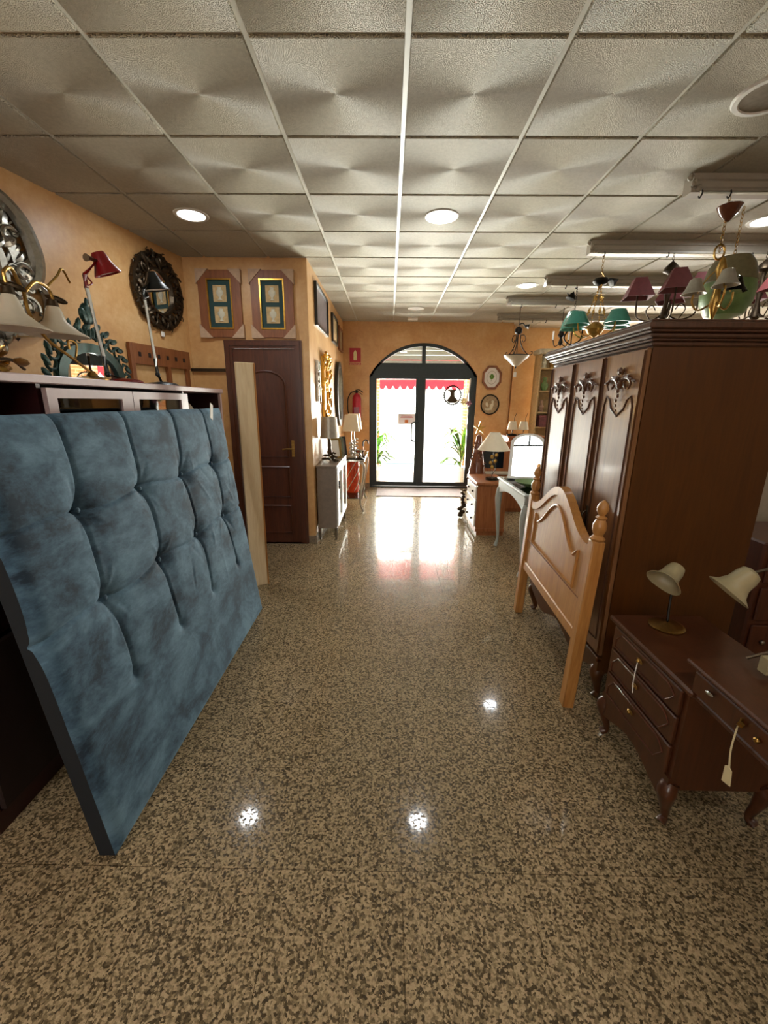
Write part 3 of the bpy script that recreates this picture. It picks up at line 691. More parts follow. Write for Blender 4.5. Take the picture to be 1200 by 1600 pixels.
for yy in (-.42, -.19):
    b = MB(); b.lathe([(.02, .12), (.03, .10), (.045, .05), (.09, .01), (.125, -.01), (.122, -.014), (.085, .005), (.04, .045), (.025, .1)], (0, yy, .20 if yy < -.3 else .205), (0, 0, 1), 28, False); b.build('glass_shade', 'alabaster', t_)
    b = MB(); b.lathe([(.001, .15), (.02, .145), (.026, .12), (.018, .112)], (0, yy, .2), seg=16); b.ball((0, yy+.03, .355), .03, (1.5, .6, .5), (0, .3, .5)); b.build('shade_cap', 'old_bronze', t_)
t_ = thing('gilt_leaf_ornament', 'tangled olive gilt metal leaf ornament lying at the left end of the cabinet', 'ornament', (-1.55, 1.72, 1.602))
b = MB(); R_ = random.Random(12)
for i in range(22): b.ball((R_.uniform(-.1, .1), R_.uniform(-.25, .12), .035+R_.uniform(-.02, .06)*(1 if i % 4 else 1.5)), .03, (1.7, .8, .35), (R_.uniform(-.6, .6), R_.uniform(-.6, .6), R_.uniform(0, 3)), 7, 4)
b.build('leaves', 'brass', t_)
b = MB(); b.tube([(0, -.2, .02), (.03, 0, .06), (-.02, .14, .03)], .006, 6); b.build('stem', 'old_bronze', t_)

# ------------------------------------------------------------ wall rack and rail at the left corner
t_ = thing('coat_rack', 'brown wooden wall rack with square holes below the round carved mirror', 'rack', (-2.045, 3.89, 1.80), TL)
b = MB(); b.box(-.37, .37, -.03, -.004, .0, .16)
b.box(-.37, -.33, -.03, -.004, -.3, 0); b.box(.31, .35, -.03, -.004, -.5, 0); b.box(.05, .09, -.03, -.004, -.5, 0); b.build('panel', 'oak_frame', t_, False)
b = MB()
for i in range(6): x = -.27+i*.11; b.box(x-.014, x+.014, -.033, -.0305, .06, .095)
b.build('square_inlay', 'dark_inlay_and_shade', t_, False)
b = MB(); b.box(-1.99, -1.63, 4.3, 4.318, 1.79, 1.82); tag(b.build('wall_rail', 'old_bronze'), 'thin dark horizontal rail on the wall left of the brown door', 'rail')

# ------------------------------------------------------------ pictures
def urn(mb, cx, cz, s, y):
    mb.lathe([(.001, -.05*s), (.022*s, -.05*s), (.008*s, -.035*s), (.012*s, -.025*s), (.03*s, 0), (.028*s, .02*s), (.014*s, .032*s), (.018*s, .045*s), (.001, .05*s)], (cx, y, cz), seg=12)
for k, (x, lb) in enumerate([(-1.62, 'brown framed picture of two pale urns, left of the pair above the brown door'), (-1.122, 'brown framed picture of two pale urns, right of the pair above the brown door')]):
    t_ = thing('framed_picture', lb, 'picture', (x, 4.33, 2.40), 0, 'urn pictures with cardboard corners')
    b = MB(); b.ring(rect(.40, .585), rect(.215, .42, .0, .0), -.035, -.002); b.build('wooden_frame', 'oak_frame', t_, False)
    b = MB(); b.ring(rect(.235, .44), rect(.21, .415), -.042, -.03); b.build('gold_fillet', 'gold_leaf', t_, False)
    b = MB(); b.prism(rect(.215, .42), -.02, -.003); b.build('mount', 'mat_green', t_, False)
    for s_ in (-1, 1):
        b = MB(); b.prism(rect(.125, .145, 0, s_*.093), -.026, -.0205); pc = b.build('print', 'canvas_cream', t_, False)
        b = MB(); b.mx = Matrix.Scale(.3, 4, (0, 1, 0)); urn(b, 0, s_*.093, 1.15, -.09); b.build('painted_urn', 'relief_cream', pc)
    for sx in (-1, 1):
        for sz in (-1, 1):
            X, Z = sx*.212, sz*.30; b = MB(); b.prism([(X, Z), (X-sx*.12, Z), (X, Z-sz*.125)], -.045, -.001); b.build('cardboard_corner', 'cardboard', t_, False)

def picture(name, lab, cat, loc, rz, w, h, fw_, fm, pm, group=None, dep=.03):
    t_ = thing(name, lab, cat, loc, rz, group)
    b = MB(); b.ring(rect(w, h), rect(w-2*fw_, h-2*fw_), -dep, -.002); b.build('frame', fm, t_, False)
    b = MB(); b.prism(rect(w-2*fw_, h-2*fw_), -dep*.5, -.003); b.build('picture', pm, t_, False); return t_
R9 = PI/2
picture('large_picture', 'large grey picture high on the side wall nearest the brown door', 'picture', (-.79, 5.12, 2.50), R9, .85, .42, .03, 'black_enamel', 'print_grey')
picture('pale_picture', 'cream and grey picture high on the side wall, middle of the three', 'picture', (-.79, 6.25, 2.48), R9, .55, .36, .03, 'black_enamel', 'canvas_cream')
picture('dark_picture', 'narrow dark picture high on the side wall nearest the glass door', 'picture', (-.79, 6.95, 2.45), R9, .5, .34, .03, 'oak_frame', 'print_sepia')
t_ = thing('small_silver_mirror', 'narrow silver framed mirror beside the gold mirror on the side wall', 'mirror', (-.79, 4.72, 1.72), R9)
b = MB(); b.ring(rect(.16, .42), rect(.09, .34), -.03, -.002); carved(b, .07, .2, 18, .016, 31, .03); b.build('carved_frame', 'silver_leaf', t_)
b = MB(); b.prism(rect(.1, .35), -.012, -.003); b.build('mirror_pane', 'mirror_glass', t_, False)
t_ = thing('gold_carved_mirror', 'tall gilded mirror with thick carved leaves on the side wall above the console', 'mirror', (-.79, 5.25, 1.62), R9)
b = MB(); b.ring(rect(.46, .80), rect(.24, .5), -.035, -.002)
R_ = random.Random(77)
for i in range(130):
    side = R_.random(); 
    if side < .5: x, z = R_.choice((-1, 1))*R_.uniform(.13, .24), R_.uniform(-.42, .42)
    else: x, z = R_.uniform(-.24, .24), R_.choice((-1, 1))*R_.uniform(.27, .44)
    b.ball((x, -R_.uniform(.03, .06), z), .026, (1.3, .6, .7), (R_.uniform(-.5, .5), R_.uniform(0, 3), 0), 7, 4)
b.build('carved_frame', 'gold_leaf', t_)
b = MB(); b.prism(rect(.25, .51), -.014, -.003); b.build('mirror_pane', 'mirror_glass', t_, False)
t_ = thing('oval_dark_mirror', 'tall oval mirror in a black frame on the side wall nearest the glass door', 'mirror', (-.79, 6.55, 1.62), R9)
b = MB(); b.ring(circ(.36, .47, 40), circ(.29, .40, 40), -.05, -.002); b.build('frame', 'black_enamel', t_)
b = MB(); b.ring(circ(.29, .40, 40), circ(.27, .38, 40), -.045, -.002); b.build('silver_fillet', 'silver_leaf', t_)
b = MB(); b.prism(circ(.275, .385, 40), -.014, -.003); b.build('mirror_pane', 'mirror_glass', t_)

# extinguisher sign + extinguisher on the far wall
t_ = thing('extinguisher_sign', 'small red fire extinguisher sign on the wall left of the arched door', 'sign', (-.585, 7.45, 2.257))
b = MB(); b.box(-.095, .095, -.004, -.001, -.09, .135); b.build('plate', 'sign_red', t_, False)
b = MB(); b.prism([(-.028, -.06), (.028, -.06), (.028, .06), (.018, .08), (.01, .085), (.01, .1), (-.01, .1), (-.01, .085), (-.018, .08), (-.028, .06)], -.006, -.004)
b.build('extinguisher_symbol', 'petal_cream', t_, False)
b = MB(); b.box(-.095, .095, -.004, -.001, -.135, -.1); b.build('caption_strip', 'sign_red', t_, False)
cu = bpy.data.curves.new('caption', 'FONT'); cu.body = 'EXTINTOR'; cu.size = .036; cu.align_x = 'CENTER'; cu.extrude = .0008; ob = bpy.data.objects.new('caption', cu); COL.objects.link(ob)
dg = bpy.context.evaluated_depsgraph_get(); me = bpy.data.meshes.new_from_object(ob.evaluated_get(dg)); bpy.data.objects.remove(ob)
me.materials.clear(); me.materials.append(M['petal_cream']); ob = bpy.data.objects.new('caption', me); COL.objects.link(ob); ob.parent = t_; ob.rotation_euler = (PI/2, 0, 0); ob.location = (0, -.0055, -.131)
t_ = thing('fire_extinguisher', 'red fire extinguisher with a black hose on the wall left of the arched door', 'fire extinguisher', (-.56, 7.37, 1.17))
b = MB(); b.lathe([(.001, 0), (.07, 0), (.075, .02), (.075, .40), (.06, .45), (.025, .475), (.02, .49)], seg=24); b.build('cylinder', 'extinguisher_red', t_)
b = MB(); b.box(-.045, .045, -.078, -.05, .15, .26, .004) ; b.build('label_band', 'petal_mauve', t_, False)
b = MB(); b.lathe([(.02, .49), (.024, .52), (.015, .53)], seg=12); b.tube([(-.03, 0, .53), (.04, 0, .545), (.11, 0, .50)], .009, 6); b.tube([(0, 0, .52), (.04, 0, .51), (.1, 0, .46)], .006, 6); b.build('valve_and_lever', 'black_rubber', t_)
b = MB(); b.tube([(-.02, 0, .52), (-.1, -.01, .49), (-.15, -.01, .38), (-.15, -.01, .2), (-.11, -.01, .06), (-.08, -.01, .04)], .009, 8); b.build('hose', 'black_rubber', t_)

# ------------------------------------------------------------ left recess furniture: taupe console, lamps, glass table
t_ = thing('taupe_console', 'narrow taupe console with a white edged front beside the brown door', 'console', (-.67, 4.9, 0))
b = MB(); b.box(-.105, .105, -.48, .48, .14, .825, .004); b.build('body', 'console_taupe', t_, False)
b = MB(); b.box(-.108, .12, -.49, .49, .825, .845, .003); b.build('top', 'console_taupe', t_, False)
for k in (-1, 1):
    b = MB(); b.ring([((k-1)*.235+.008, .17), ((k-1)*.235+.462, .17), ((k-1)*.235+.462, .81), ((k-1)*.235+.008, .81)], [((k-1)*.235+.06, .22), ((k-1)*.235+.41, .22), ((k-1)*.235+.41, .76), ((k-1)*.235+.06, .76)], .105, .12, 'yz') if False else None
    y0 = -.47 if k < 0 else .005
    b.ring([(y0, .16), (y0+.465, .16), (y0+.465, .815), (y0, .815)], [(y0+.06, .22), (y0+.405, .22), (y0+.405, .755), (y0+.06, .755)], .106, .122, 'yz'); d_ = b.build('door', 'white_lacquer', t_, False)
    b = MB(); b.box(.106, .11, y0+.055, y0+.41, .215, .76); b.build('mirror_panel', 'mirror_glass', d_, False)
for sx in (-.09, .09):
    for sy_ in (-.45, .45):
        b = MB(); b.lathe([(.012, 0), (.022, .145)], (sx, sy_, 0), seg=10); b.build('leg', 'pewter_iron', t_)
def table_lamp(lab, loc, body_h, r0, r1, sh, mat_s, mat_b, kind, rect_=False, group=None):
    t_ = thing('table_lamp', lab, 'table lamp', loc, 0, group)
    b = MB()
    if kind == 'pile':
        for i in range(16): a = i*.9; b.ball((.07*math.cos(a)*(1-i/30), .06*math.sin(a)*(1-i/30), .012+.006*i), .026, (1.5, .8, .5), (0, 0, a), 8, 5)
        b.lathe([(.025, .08), (.03, .11), (.018, .16), (.024, body_h*.7), (.008, body_h)], seg=12)
    elif kind == 'silver':
        b.lathe([(.07, 0), (.07, .01), (.02, .02), (.012, .04)], seg=20)
        for i in range(4): b.ball((0, 0, .06+.045*i), .028-.003*i)
        for i in range(10): a = i*2.1; b.ball((.04*math.cos(a), .04*math.sin(a), .05+.018*i), .018, (1.4, .6, .7), (0, .5, a))
        b.tube([(0, 0, .2), (0, 0, body_h)], .007, 8, False)
    else:
        b.lathe([(.075, 0), (.075, .008), (.03, .018), (.008, .03)], seg=20); b.tube([(0, 0, .02), (0, 0, body_h)], .006, 8, False)
        for i in range(12): a = i*1.7; b.ball((.05*math.cos(a), .05*math.sin(a), .02), .02, (1.5, .7, .35), (0, 0, a))
        b.tube([(0, 0, .05), (.03, -.02, .14), (.015, -.02, .25), (.04, -.02, .33)], .004, 6)
    b.build('lamp_base', mat_b, t_)
    if kind == 'leaf':
        b = MB()
        for (x, z) in ((-.03, .20), (-.02, .27), (.03, .29), (.05, .35), (-.01, .15), (.02, .22)): b.ball((x, -.02, z), .022, (1, .3, 1.2), (0, x*10, 0))
        b.build('leaf_ornament', 'brass', t_)
    b = MB(); s_ = 4 if rect_ else 28; pr = [(r1, body_h+sh), (r0, body_h), (r0-.003, body_h+.002), (r1-.003, body_h+sh-.002)]
    if rect_: b.mx = Matrix.Rotation(PI/4, 4, 'Z')
    b.lathe(pr+[pr[0]], seg=s_, cap=False); b.build('lamp_shade', mat_s, t_, not rect_)
    return t_
table_lamp('table lamp with crinkled silver grey shade and dark base on the taupe console', (-.67, 4.72, .847), .27, .105, .085, .23, 'silver_shade', 'old_bronze', 'pile')
for k, (y, lb, m1, m2) in enumerate([(5.0, 'photo frame with a pale print leaning on the taupe console, nearest of the three', 'brass', 'paper'), (5.12, 'photo frame with a sepia print leaning between two others on the console', 'chrome', 'print_sepia'), (5.27, 'black photo frame leaning at the far end of the taupe console', 'black_enamel', 'print_grey')]):
    t_ = thing('photo_frame', lb, 'photo frame', (-.64+.02*k, y, .849), .55, 'photo frames on the console', rx=-.25)
    b = MB(); b.ring([(-.08, 0), (.08, 0), (.08, .24), (-.08, .24)], [(-.06, .02), (.06, .02), (.06, .22), (-.06, .22)], -.012, 0); b.build('frame', m1, t_, False)
    b = MB(); b.box(-.062, .062, -.006, -.002, .018, .222); b.build('print', m2, t_, False)
    b = MB(); b.add([(-.02, 0, .18), (.02, 0, .18), (.02, .07, .02), (-.02, .07, .02), (-.02, .004, .18), (.02, .004, .18), (.02, .075, .02), (-.02, .075, .02)], [(0, 1, 2, 3), (4, 5, 6, 7), (0, 1, 5, 4), (2, 3, 7, 6)]); b.build('stand', 'black_enamel', t_, False)
t_ = thing('glass_console_table', 'silver console table with a glass top and scrolled front leg before the arched door', 'table', (-.56, 6.1, 0))
b = MB(); b.box(-.225, .235, -.45, .45, .745, .76, .003); b.build('glass_top', 'clear_glass', t_, False)
b = MB(); b.ring(rect(.46, .9), rect(.42, .86), .72, .745, 'xy'); b.build('top_frame', 'chrome', t_, False)
for (x, y) in ((.21, -.42), (.21, .42), (-.2, -.42), (-.2, .42)):
    b = MB()
    if x > 0: b.tube([(x-.05, y, .72), (x+.01, y, .66), (x-.0, y, .5), (x-.03, y, .3), (x-.04, y, .12), (x, y, .01)], [.02, .022, .018, .014, .012, .016], 8)
    else: b.tube([(x, y, .01), (x, y, .72)], .012, 8, False)
    b.build('leg', 'silver_leaf', t_)
b = MB(); b.box(-.2, .2, -.42, .42, .19, .2); b.build('lower_shelf', 'clear_glass', t_, False)
for k, (y, lb) in enumerate([(5.83, 'silver table lamp with a white rectangular shade on the glass table, nearer of the two'), (6.32, 'silver table lamp with a white rectangular shade on the glass table, nearer the door')]):
    table_lamp(lb, (-.52, y, .762), .36, .155, .115, .22, 'cream_shade', 'silver_leaf', 'silver', True, 'white shaded silver lamps')
t_ = thing('glass_bowl', 'small silver bowl between the lamps on the glass table', 'bowl', (-.42, 6.06, .762)); b = MB(); b.lathe([(.03, 0), (.03, .01), (.012, .02), (.05, .04), (.08, .07), (.077, .07), (.045, .045), (.001, .03)], seg=20); b.build('bowl_body', 'chrome', t_)
t_ = thing('striped_umbrella_stand', 'tall orange red vase with twisted pale stripes under the glass table', 'vase', (-.53, 6.1, .202))
b = MB(); b.lathe([(.001, 0), (.08, 0), (.085, .03), (.095, .48), (.09, .5), (.08, .48)], seg=24); b.build('vase_body', 'red_glass', t_)
b = MB()
for k in range(5): b.tube([(.094*math.cos(k*1.257+s_*.35), .094*math.sin(k*1.257+s_*.35), .03+s_*.055) for s_ in range(9)], .006, 5)
b.build('spiral_stripe', 'alabaster', t_)
t_ = thing('walking_cane', 'walking cane with a curved dark handle standing past the glass table', 'cane', (-.42, 6.85, 0))
b = MB(); b.tube([(0, 0, 0), (0, 0, .8)], .009, 8, False); b.build('shaft', 'oak_frame', t_); b = MB(); b.tube([(0, 0, .8), (0, 0, .87), (.03, 0, .91), (.07, 0, .9), (.085, 0, .85)], .012, 8); b.build('handle', 'black_enamel', t_)

# ------------------------------------------------------------ right of the arched door: wall plates
t_ = thing('octagonal_plate_frame', 'octagonal wooden frame with a yellow green flower on white, above the round frame', 'picture', (1.745, 7.45, 1.935))
A8 = PI/8
b = MB(); b.ring(circ(.175, .21, 8, a0=A8), circ(.14, .172, 8, a0=A8), -.035, -.002); b.build('frame', 'oak_frame', t_, False)
b = MB(); b.prism(circ(.142, .174, 8, a0=A8), -.015, -.003); b.build('mount', 'paper', t_, False)
b = MB(); b.ring(circ(.085, .11, 32), circ(.078, .102, 32), -.018, -.015); b.build('oval_line', 'linen_shade', t_)
b = MB()
for i in range(9): a = i*.7; b.ball((.022*math.cos(a), -.018, .015+.028*math.sin(a)), .02, (1, .3, .7), (0, a, 0))
b.tube([(0, -.018, 0), (-.01, -.018, -.06)], .004, 5, False); b.build('flower_motif', 'leaf_green', t_)
t_ = thing('round_relief_frame', 'round brown framed relief below the octagonal frame', 'picture', (1.745, 7.45, 1.49))
b = MB(); b.ring(circ(.16, .172, 40), circ(.142, .154, 40), -.03, -.002); b.build('frame', 'black_iron', t_)
b = MB(); b.prism(circ(.144, .156, 40), -.012, -.003); b.build('relief_ground', 'print_sepia', t_)
b = MB(); b.ball((.03, -.012, -.03), .05, (.6, .2, 1.3), (0, .4, 0)); b.ball((.045, -.014, .05), .024, (1, .4, 1)); b.ball((-.05, -.012, .0), .03, (.8, .2, 1.4), (0, -.3, 0)); b.ball((-.02, -.012, -.08), .05, (1.4, .2, .4)); b.build('relief_figure', 'relief_cream', t_)

# chest with white drawers
def knob(mb, p, r=.012): mb.ball(p, r, (1, 1, 1))
t_ = thing('small_drawer_chest', 'small wooden chest with white drawer fronts right of the glass door', 'chest of drawers', (1.03, 4.95, 0), 0)
b = MB(); b.box(0, .33, -.28, .28, .05, .60); b.box(.015, .33, -.27, .27, 0, .05); b.box(-.005, .335, -.29, .29, .05, .09, .004); b.build('body', 'chest_wood', t_, False)
b = MB(); b.box(-.025, .35, -.30, .30, .60, .635, .008); b.build('top', 'chest_wood', t_, False)
for (z0, z1) in ((.43, .58), (.265, .42), (.10, .255)):
    b = MB(); b.box(-.02, -.001, -.26, .26, z0, z1, .006); d_ = b.build('drawer', 'white_lacquer', t_, False)
    for y in (-.13, .13):
        b = MB(); b.ball((-.03, y, (z0+z1)/2), .013); b.build('knob', 'black_iron', d_)
table_lamp('table lamp with a wide conical linen shade and leafy bronze base on the small chest', (1.225, 4.86, .637), .35, .185, .055, .2, 'cream_shade', 'old_bronze', 'leaf')
# wicker cone tree with star
t_ = thing('wicker_cone_tree', 'brown wicker cone tree topped with a brass star behind the small chest lamp', 'ornament', (1.165, 5.42, .0))
b = MB(); b.lathe([(.13, .0), (.13, .4), (.02, .6)], seg=12, cap=True) if False else None
R_ = random.Random(21)
b.lathe([(.10, .0), (.11, .62), (.03, 1.1), (.01, 1.12)], seg=14)
for i in range(90):
    z = R_.uniform(.05, 1.08); r = .11 if z < .62 else .11-(z-.62)*.17; a = R_.uniform(0, 2*PI); b.ball((r*math.cos(a), r*math.sin(a), z), .018, (1.5, .6, .5), (R_.uniform(-1, 1), R_.uniform(-1, 1), a), 6, 4)
b.build('wicker_body', 'burlwood', t_)
b = MB(); pts = []
for i in range(10): a = PI/2+i*PI/5; r = .085 if i % 2 == 0 else .03; pts.append((r*math.cos(a), 1.2+r*math.sin(a)))
b.prism(pts, -.012, .012); b.tube([(0, 0, 1.1), (0, 0, 1.15)], .006, 6, False); b.build('star', 'brass', t_, False)
# bird-like dark ornament at floor next to the chest
t_ = thing('dark_floor_figurine', 'dark knobbly figurine on the floor at the corner of the small chest', 'figurine', (1.0, 5.45, 0))
b = MB(); R_ = random.Random(3)
for i in range(14): b.ball((R_.uniform(-.03, .03), R_.uniform(-.03, .03), .04+i*.026), .042-.0015*i, (1, 1, .7))
b.build('figure_body', 'old_bronze', t_)

# television / dark mirror and table behind
t_ = thing('low_wooden_unit', 'brown wooden unit standing behind the lamp and the small chest', 'cabinet', (1.6, 6.0, 0))
b = MB(); b.box(-.3, .35, -.2, .2, .0, .54, .004); b.build('body', 'chest_wood', t_, False)
b = MB(); b.box(-.32, .37, -.22, .22, .54, .56, .004); b.build('top', 'linen_shade', t_, False)
for x in (-.28, .04): 
    b = MB(); b.box(x, x+.29, -.215, -.2, .05, .5, .004); b.build('door', 'chest_wood', t_, False)
t_ = thing('framed_dark_screen', 'black screen in a wooden frame behind the small chest lamp', 'screen', (1.52, 6.0, .562))
b = MB(); b.ring([(-.24, 0), (.24, 0), (.24, .42), (-.24, .42)], [(-.19, .04), (.14, .04), (.14, .39), (-.19, .39)], -.03, .03); b.build('frame', 'chest_wood', t_, False)
b = MB(); b.box(-.2, .15, -.015, .02, .03, .4); b.build('panel', 'dark_screen', t_, False)
t_ = thing('tall_wooden_cabinet', 'brown wooden cabinet behind the white dressing mirror', 'cabinet', (2.0, 6.45, 0))
b = MB(); b.box(-.22, .35, -.2, .2, 0, 1.02, .004); b.build('body', 'chest_wood', t_, False); b = MB(); b.box(-.24, .37, -.22, .22, 1.02, 1.04, .004); b.build('top', 'chest_wood', t_, False)
for x, mm in ((-.2, 0), (.075, 1)): 
    b = MB(); b.box(x, x+.265, -.215, -.2, .08, .98, .004); b.build('door', 'chest_wood', t_, False)
for k, (x, y, lb) in enumerate([(1.86, 6.38, 'small dark lamp with a cream shade on the brown cabinet, left of the pair'), (2.02, 6.36, 'small dark lamp with a cream shade on the brown cabinet, right of the pair')]):
    table_lamp(lb, (x, y, 1.042), .09, .078, .05, .12, 'cream_shade', 'black_iron', 'plain', False, 'small lamps on the brown cabinet')

# ------------------------------------------------------------ white dressing table with mirror
def cab_leg(p0, dirx, diry, h, s=1.0):
    x, y = p0
    return MB().tube([(x, y, h), (x+.03*dirx*s, y+.03*diry*s, h*.8), (x+.012*dirx*s, y+.012*diry*s, h*.45), (x-.008*dirx*s, y-.008*diry*s, h*.15), (x+.02*dirx*s, y+.02*diry*s, .008)], [.03*s, .034*s, .02*s, .013*s, .02*s], 10)
t_ = thing('grey_dressing_table', 'pale grey painted dressing table with curved legs and a glossy top', 'dressing table', (1.17, 3.88, 0))
b = MB(); b.box(-.02, .45, -.46, .46, .74, .765, .008); b.build('top', 'french_grey', t_, False)
b = MB(); prof = []
n = 20
for i in range(n+1): y = -.43+.86*i/n; prof.append((y, .60+.075*abs(math.sin(PI*(y+.43)/.86))*(1) if True else 0))
b.prism([(-.43, .74)]+prof+[(.43, .74)], -.005, .02, 'yz'); b.box(0, .43, -.44, -.42, .64, .74); b.box(0, .43, .42, .44, .64, .74); b.box(.42, .44, -.43, .43, .64, .74); b.build('apron', 'french_grey', t_, False)
b = MB(); b.box(.01, .42, -.43, .43, .766, .772); b.build('glass_top', 'clear_glass', t_, False)
for (x, y, dx, dy) in ((.02, -.42, -1, -.3), (.02, .42, -1, .3), (.41, -.42, 1, -.3), (.41, .42, 1, .3)): cab_leg((x, y), dx*.6, dy*.6, .68).build('leg', 'french_grey', t_)
# mirror on the dressing table
t_ = thing('white_toilet_mirror', 'white arched mirror standing tilted on the grey dressing table', 'mirror', (1.37, 4.12, .788), -.35, rx=-.12)
w2 = .15
def am(w, h0, r): return [(-w, 0), (w, 0), (w, h0)]+[(w*math.cos(a), h0+r*math.sin(a)) for a in [PI*k/12 for k in range(1, 12)]]+[(-w, h0)]
b = MB(); b.ring(am(.165, .34, .1), am(.135, .33, .09), -.02, .0); b.build('frame', 'white_lacquer', t_, False)
b = MB(); b.prism(am(.137, .332, .092), -.008, -.002); mp_ = b.build('mirror_pane', 'mirror_glass', t_, False)
b = MB(); b.box(-.17, .17, -.06, .06, -.012, .012, .005); b.build('foot', 'white_lacquer', t_, False)
t_ = thing('shallow_glass_dish', 'shallow oval greenish dish on the grey dressing table', 'dish', (1.31, 3.74, .774))
b = MB(); b.lathe([(.05, 0), (.06, .008), (.12, .03), (.15, .05), (.147, .052), (.11, .034), (.001, .012)], seg=28); b.build('dish_body', 'olive_glass', t_)
t_ = thing('white_figurine', 'small white figurine with a dark head standing before the white mirror', 'figurine', (1.42, 3.9, .774))
b = MB(); b.lathe([(.03, 0), (.022, .05), (.028, .09), (.01, .12)], seg=12); b.build('body', 'white_lacquer', t_); b = MB(); b.ball((0, 0, .135), .018); b.build('head', 'black_iron', t_)

# dark cabinet right of the dressing table and ornament shelf
t_ = thing('black_sideboard', 'black sideboard behind the white mirror near the alcove', 'sideboard', (2.05, 5.1, 0))
b = MB(); b.box(-.2, .5, -.25, .25, .05, .92, .006); b.box(-.18, .48, -.23, .23, 0, .05); b.build('body', 'black_enamel', t_, False)
for x in (-.19, .155):
    b = MB(); b.box(x, x+.335, -.265, -.25, .1, .88, .005); b.build('door', 'black_enamel', t_, False)
t_ = thing('clay_pot', 'orange brown clay pot on the black sideboard', 'pot', (2.05, 5.0, .92)); b = MB(); b.lathe([(.03, 0), (.05, .05), (.045, .09), (.025, .12), (.035, .14), (.02, .13)], seg=16); b.build('pot_body', 'orange_paint', t_)
t_ = thing('white_jar', 'small white jar beside the clay pot on the black sideboard', 'jar', (2.2, 5.0, .92)); b = MB(); b.lathe([(.028, 0), (.03, .08), (.02, .1), (.022, .115)], seg=14); b.build('jar_body', 'white_lacquer', t_)

t_ = thing('ornament_shelf', 'cream carved shelf unit filled with ornaments between the alcove and the wardrobe', 'shelf', (2.72, 7.2, 0))
b = MB(); b.box(-.3, -.28, -.14, .14, 0, 2.3); b.box(.28, .3, -.14, .14, 0, 2.3); b.box(-.3, .3, .12, .14, 0, 2.3)
for z in (.5, .9, 1.12, 1.36, 1.7, 2.05): b.box(-.28, .28, -.14, .12, z, z+.02)
b.build('frame', 'canvas_cream', t_, False)
b = MB(); b.box(-.34, .34, -.18, .16, 2.28, 2.36, .02)
for i in range(12): b.ball((-.32+i*.058, -.18, 2.32), .032, (1, .5, 1), (0, i, 0))
b.build('cornice', 'relief_cream', t_)
orn = [('green glass vase on the ornament shelf, upper tier', 'vase', 'olive_glass', -.18, 1.72), ('pale figurine on the upper tier of the ornament shelf', 'figurine', 'relief_cream', -.03, 1.72), ('yellow green vase on the upper tier beside the pale figurine', 'vase', 'leaf_green', .12, 1.72),
       ('terracotta figurine on the middle tier of the ornament shelf', 'figurine', 'terracotta', -.2, 1.38), ('white candle shaped ornament on the middle tier', 'ornament', 'white_lacquer', -.02, 1.38), ('red brown figurine on the middle tier at the right', 'figurine', 'burgundy_box', .12, 1.38),
       ('gold figurine on the topmost tier of the ornament shelf', 'figurine', 'brass', -.1, 2.07), ('dark bronze figurine on the topmost tier', 'figurine', 'old_bronze', .08, 2.07), ('small cream ornament on the left of the topmost tier', 'ornament', 'relief_cream', -.22, 2.07)]
for k, (lb, cat, mt, x, z) in enumerate(orn):
    o_ = thing({'vase': 'vase', 'figurine': 'figurine', 'ornament': 'shelf_ornament'}[cat], lb, cat, (2.72+x, 7.12, z), 0, 'ornaments on the cream shelf')
    b = MB(); h = .17+.03*math.sin(k*2)
    if cat == 'vase': b.lathe([(.03, 0), (.06, h*.35), (.055, h*.6), (.025, h*.85), (.035, h*1.2), (.03, h*1.2)], seg=14)
    else: b.lathe([(.04, 0), (.04, .02), (.028, .03), (.045, h*.5), (.02, h*.8), (.03, h*1.0), (.022, h*1.15), (.001, h*1.2)], seg=14)
    b.build('body', mt, o_)
t_ = thing('burgundy_box', 'burgundy patterned box on the lower tier of the ornament shelf', 'box', (2.64, 7.12, 1.14)); b = MB(); b.box(-.16, .16, -.1, .1, 0, .16, .005); b.build('box_body', 'burgundy_box', t_, False); b = MB(); b.box(-.165, .165, -.105, .105, .16, .185, .004); b.build('lid', 'burgundy_box', t_, False)

# ------------------------------------------------------------ hanging lamps
def chain(mb, x, y, z0, z1, r=.008, drift=0):
    n = max(2, int((z0-z1)/.022))
    for i in range(n):
        z = z0-(i+.5)*(z0-z1)/n; ax = i % 2
        P = [(x+(r*math.cos(a) if ax else 0), y+(0 if ax else r*math.cos(a)), z+.014*math.sin(a)) for a in [2*PI*k/8 for k in range(9)]]
        mb.tube(P, .0022, 5, False)
# green shaded chandelier
t_ = thing('green_shade_chandelier', 'brass chandelier with green glass shades hanging above the wardrobe', 'chandelier', (1.75, 3.845, 2.69))
b = MB(); chain(b, 0, 0, 0, -.17); b.tube([(0, 0, -.12), (.05, -.01, -.2)], .006, 6, False); b.build('chain', 'brass', t_)
b = MB(); b.lathe([(.05, -.17), (.062, -.19), (.05, -.21), (.02, -.225)], seg=20); b.lathe([(.001, .05), (.035, 0), (.04, -.015), (.001, -.02)], (.09, -.02, -.20), (.8, 0, .4), 14); b.build('canopy', 'black_iron', t_)
b = MB()
for (x, y) in ((-.1, 0), (.09, .0), (-.03, .02), (.02, -.02)):
    for i in range(12): s_ = i/12; b.ball((x*s_*1.0, y, -.22-.3*s_), .007 if i % 4 else .014, (.8, .8, 1.6))
b.lathe([(.02, -.5), (.06, -.53), (.075, -.56), (.05, -.6), (.015, -.62), (.001, -.64)], seg=20)
for a in (0.15, 2.3, 3.5, 5.2): b.tube([(0, 0, -.58), (.09*math.cos(a), .09*math.sin(a), -.62), (.17*math.cos(a), .17*math.sin(a), -.58), (.19*math.cos(a), .19*math.sin(a), -.5)], .006, 6)
b.build('body', 'brass', t_)
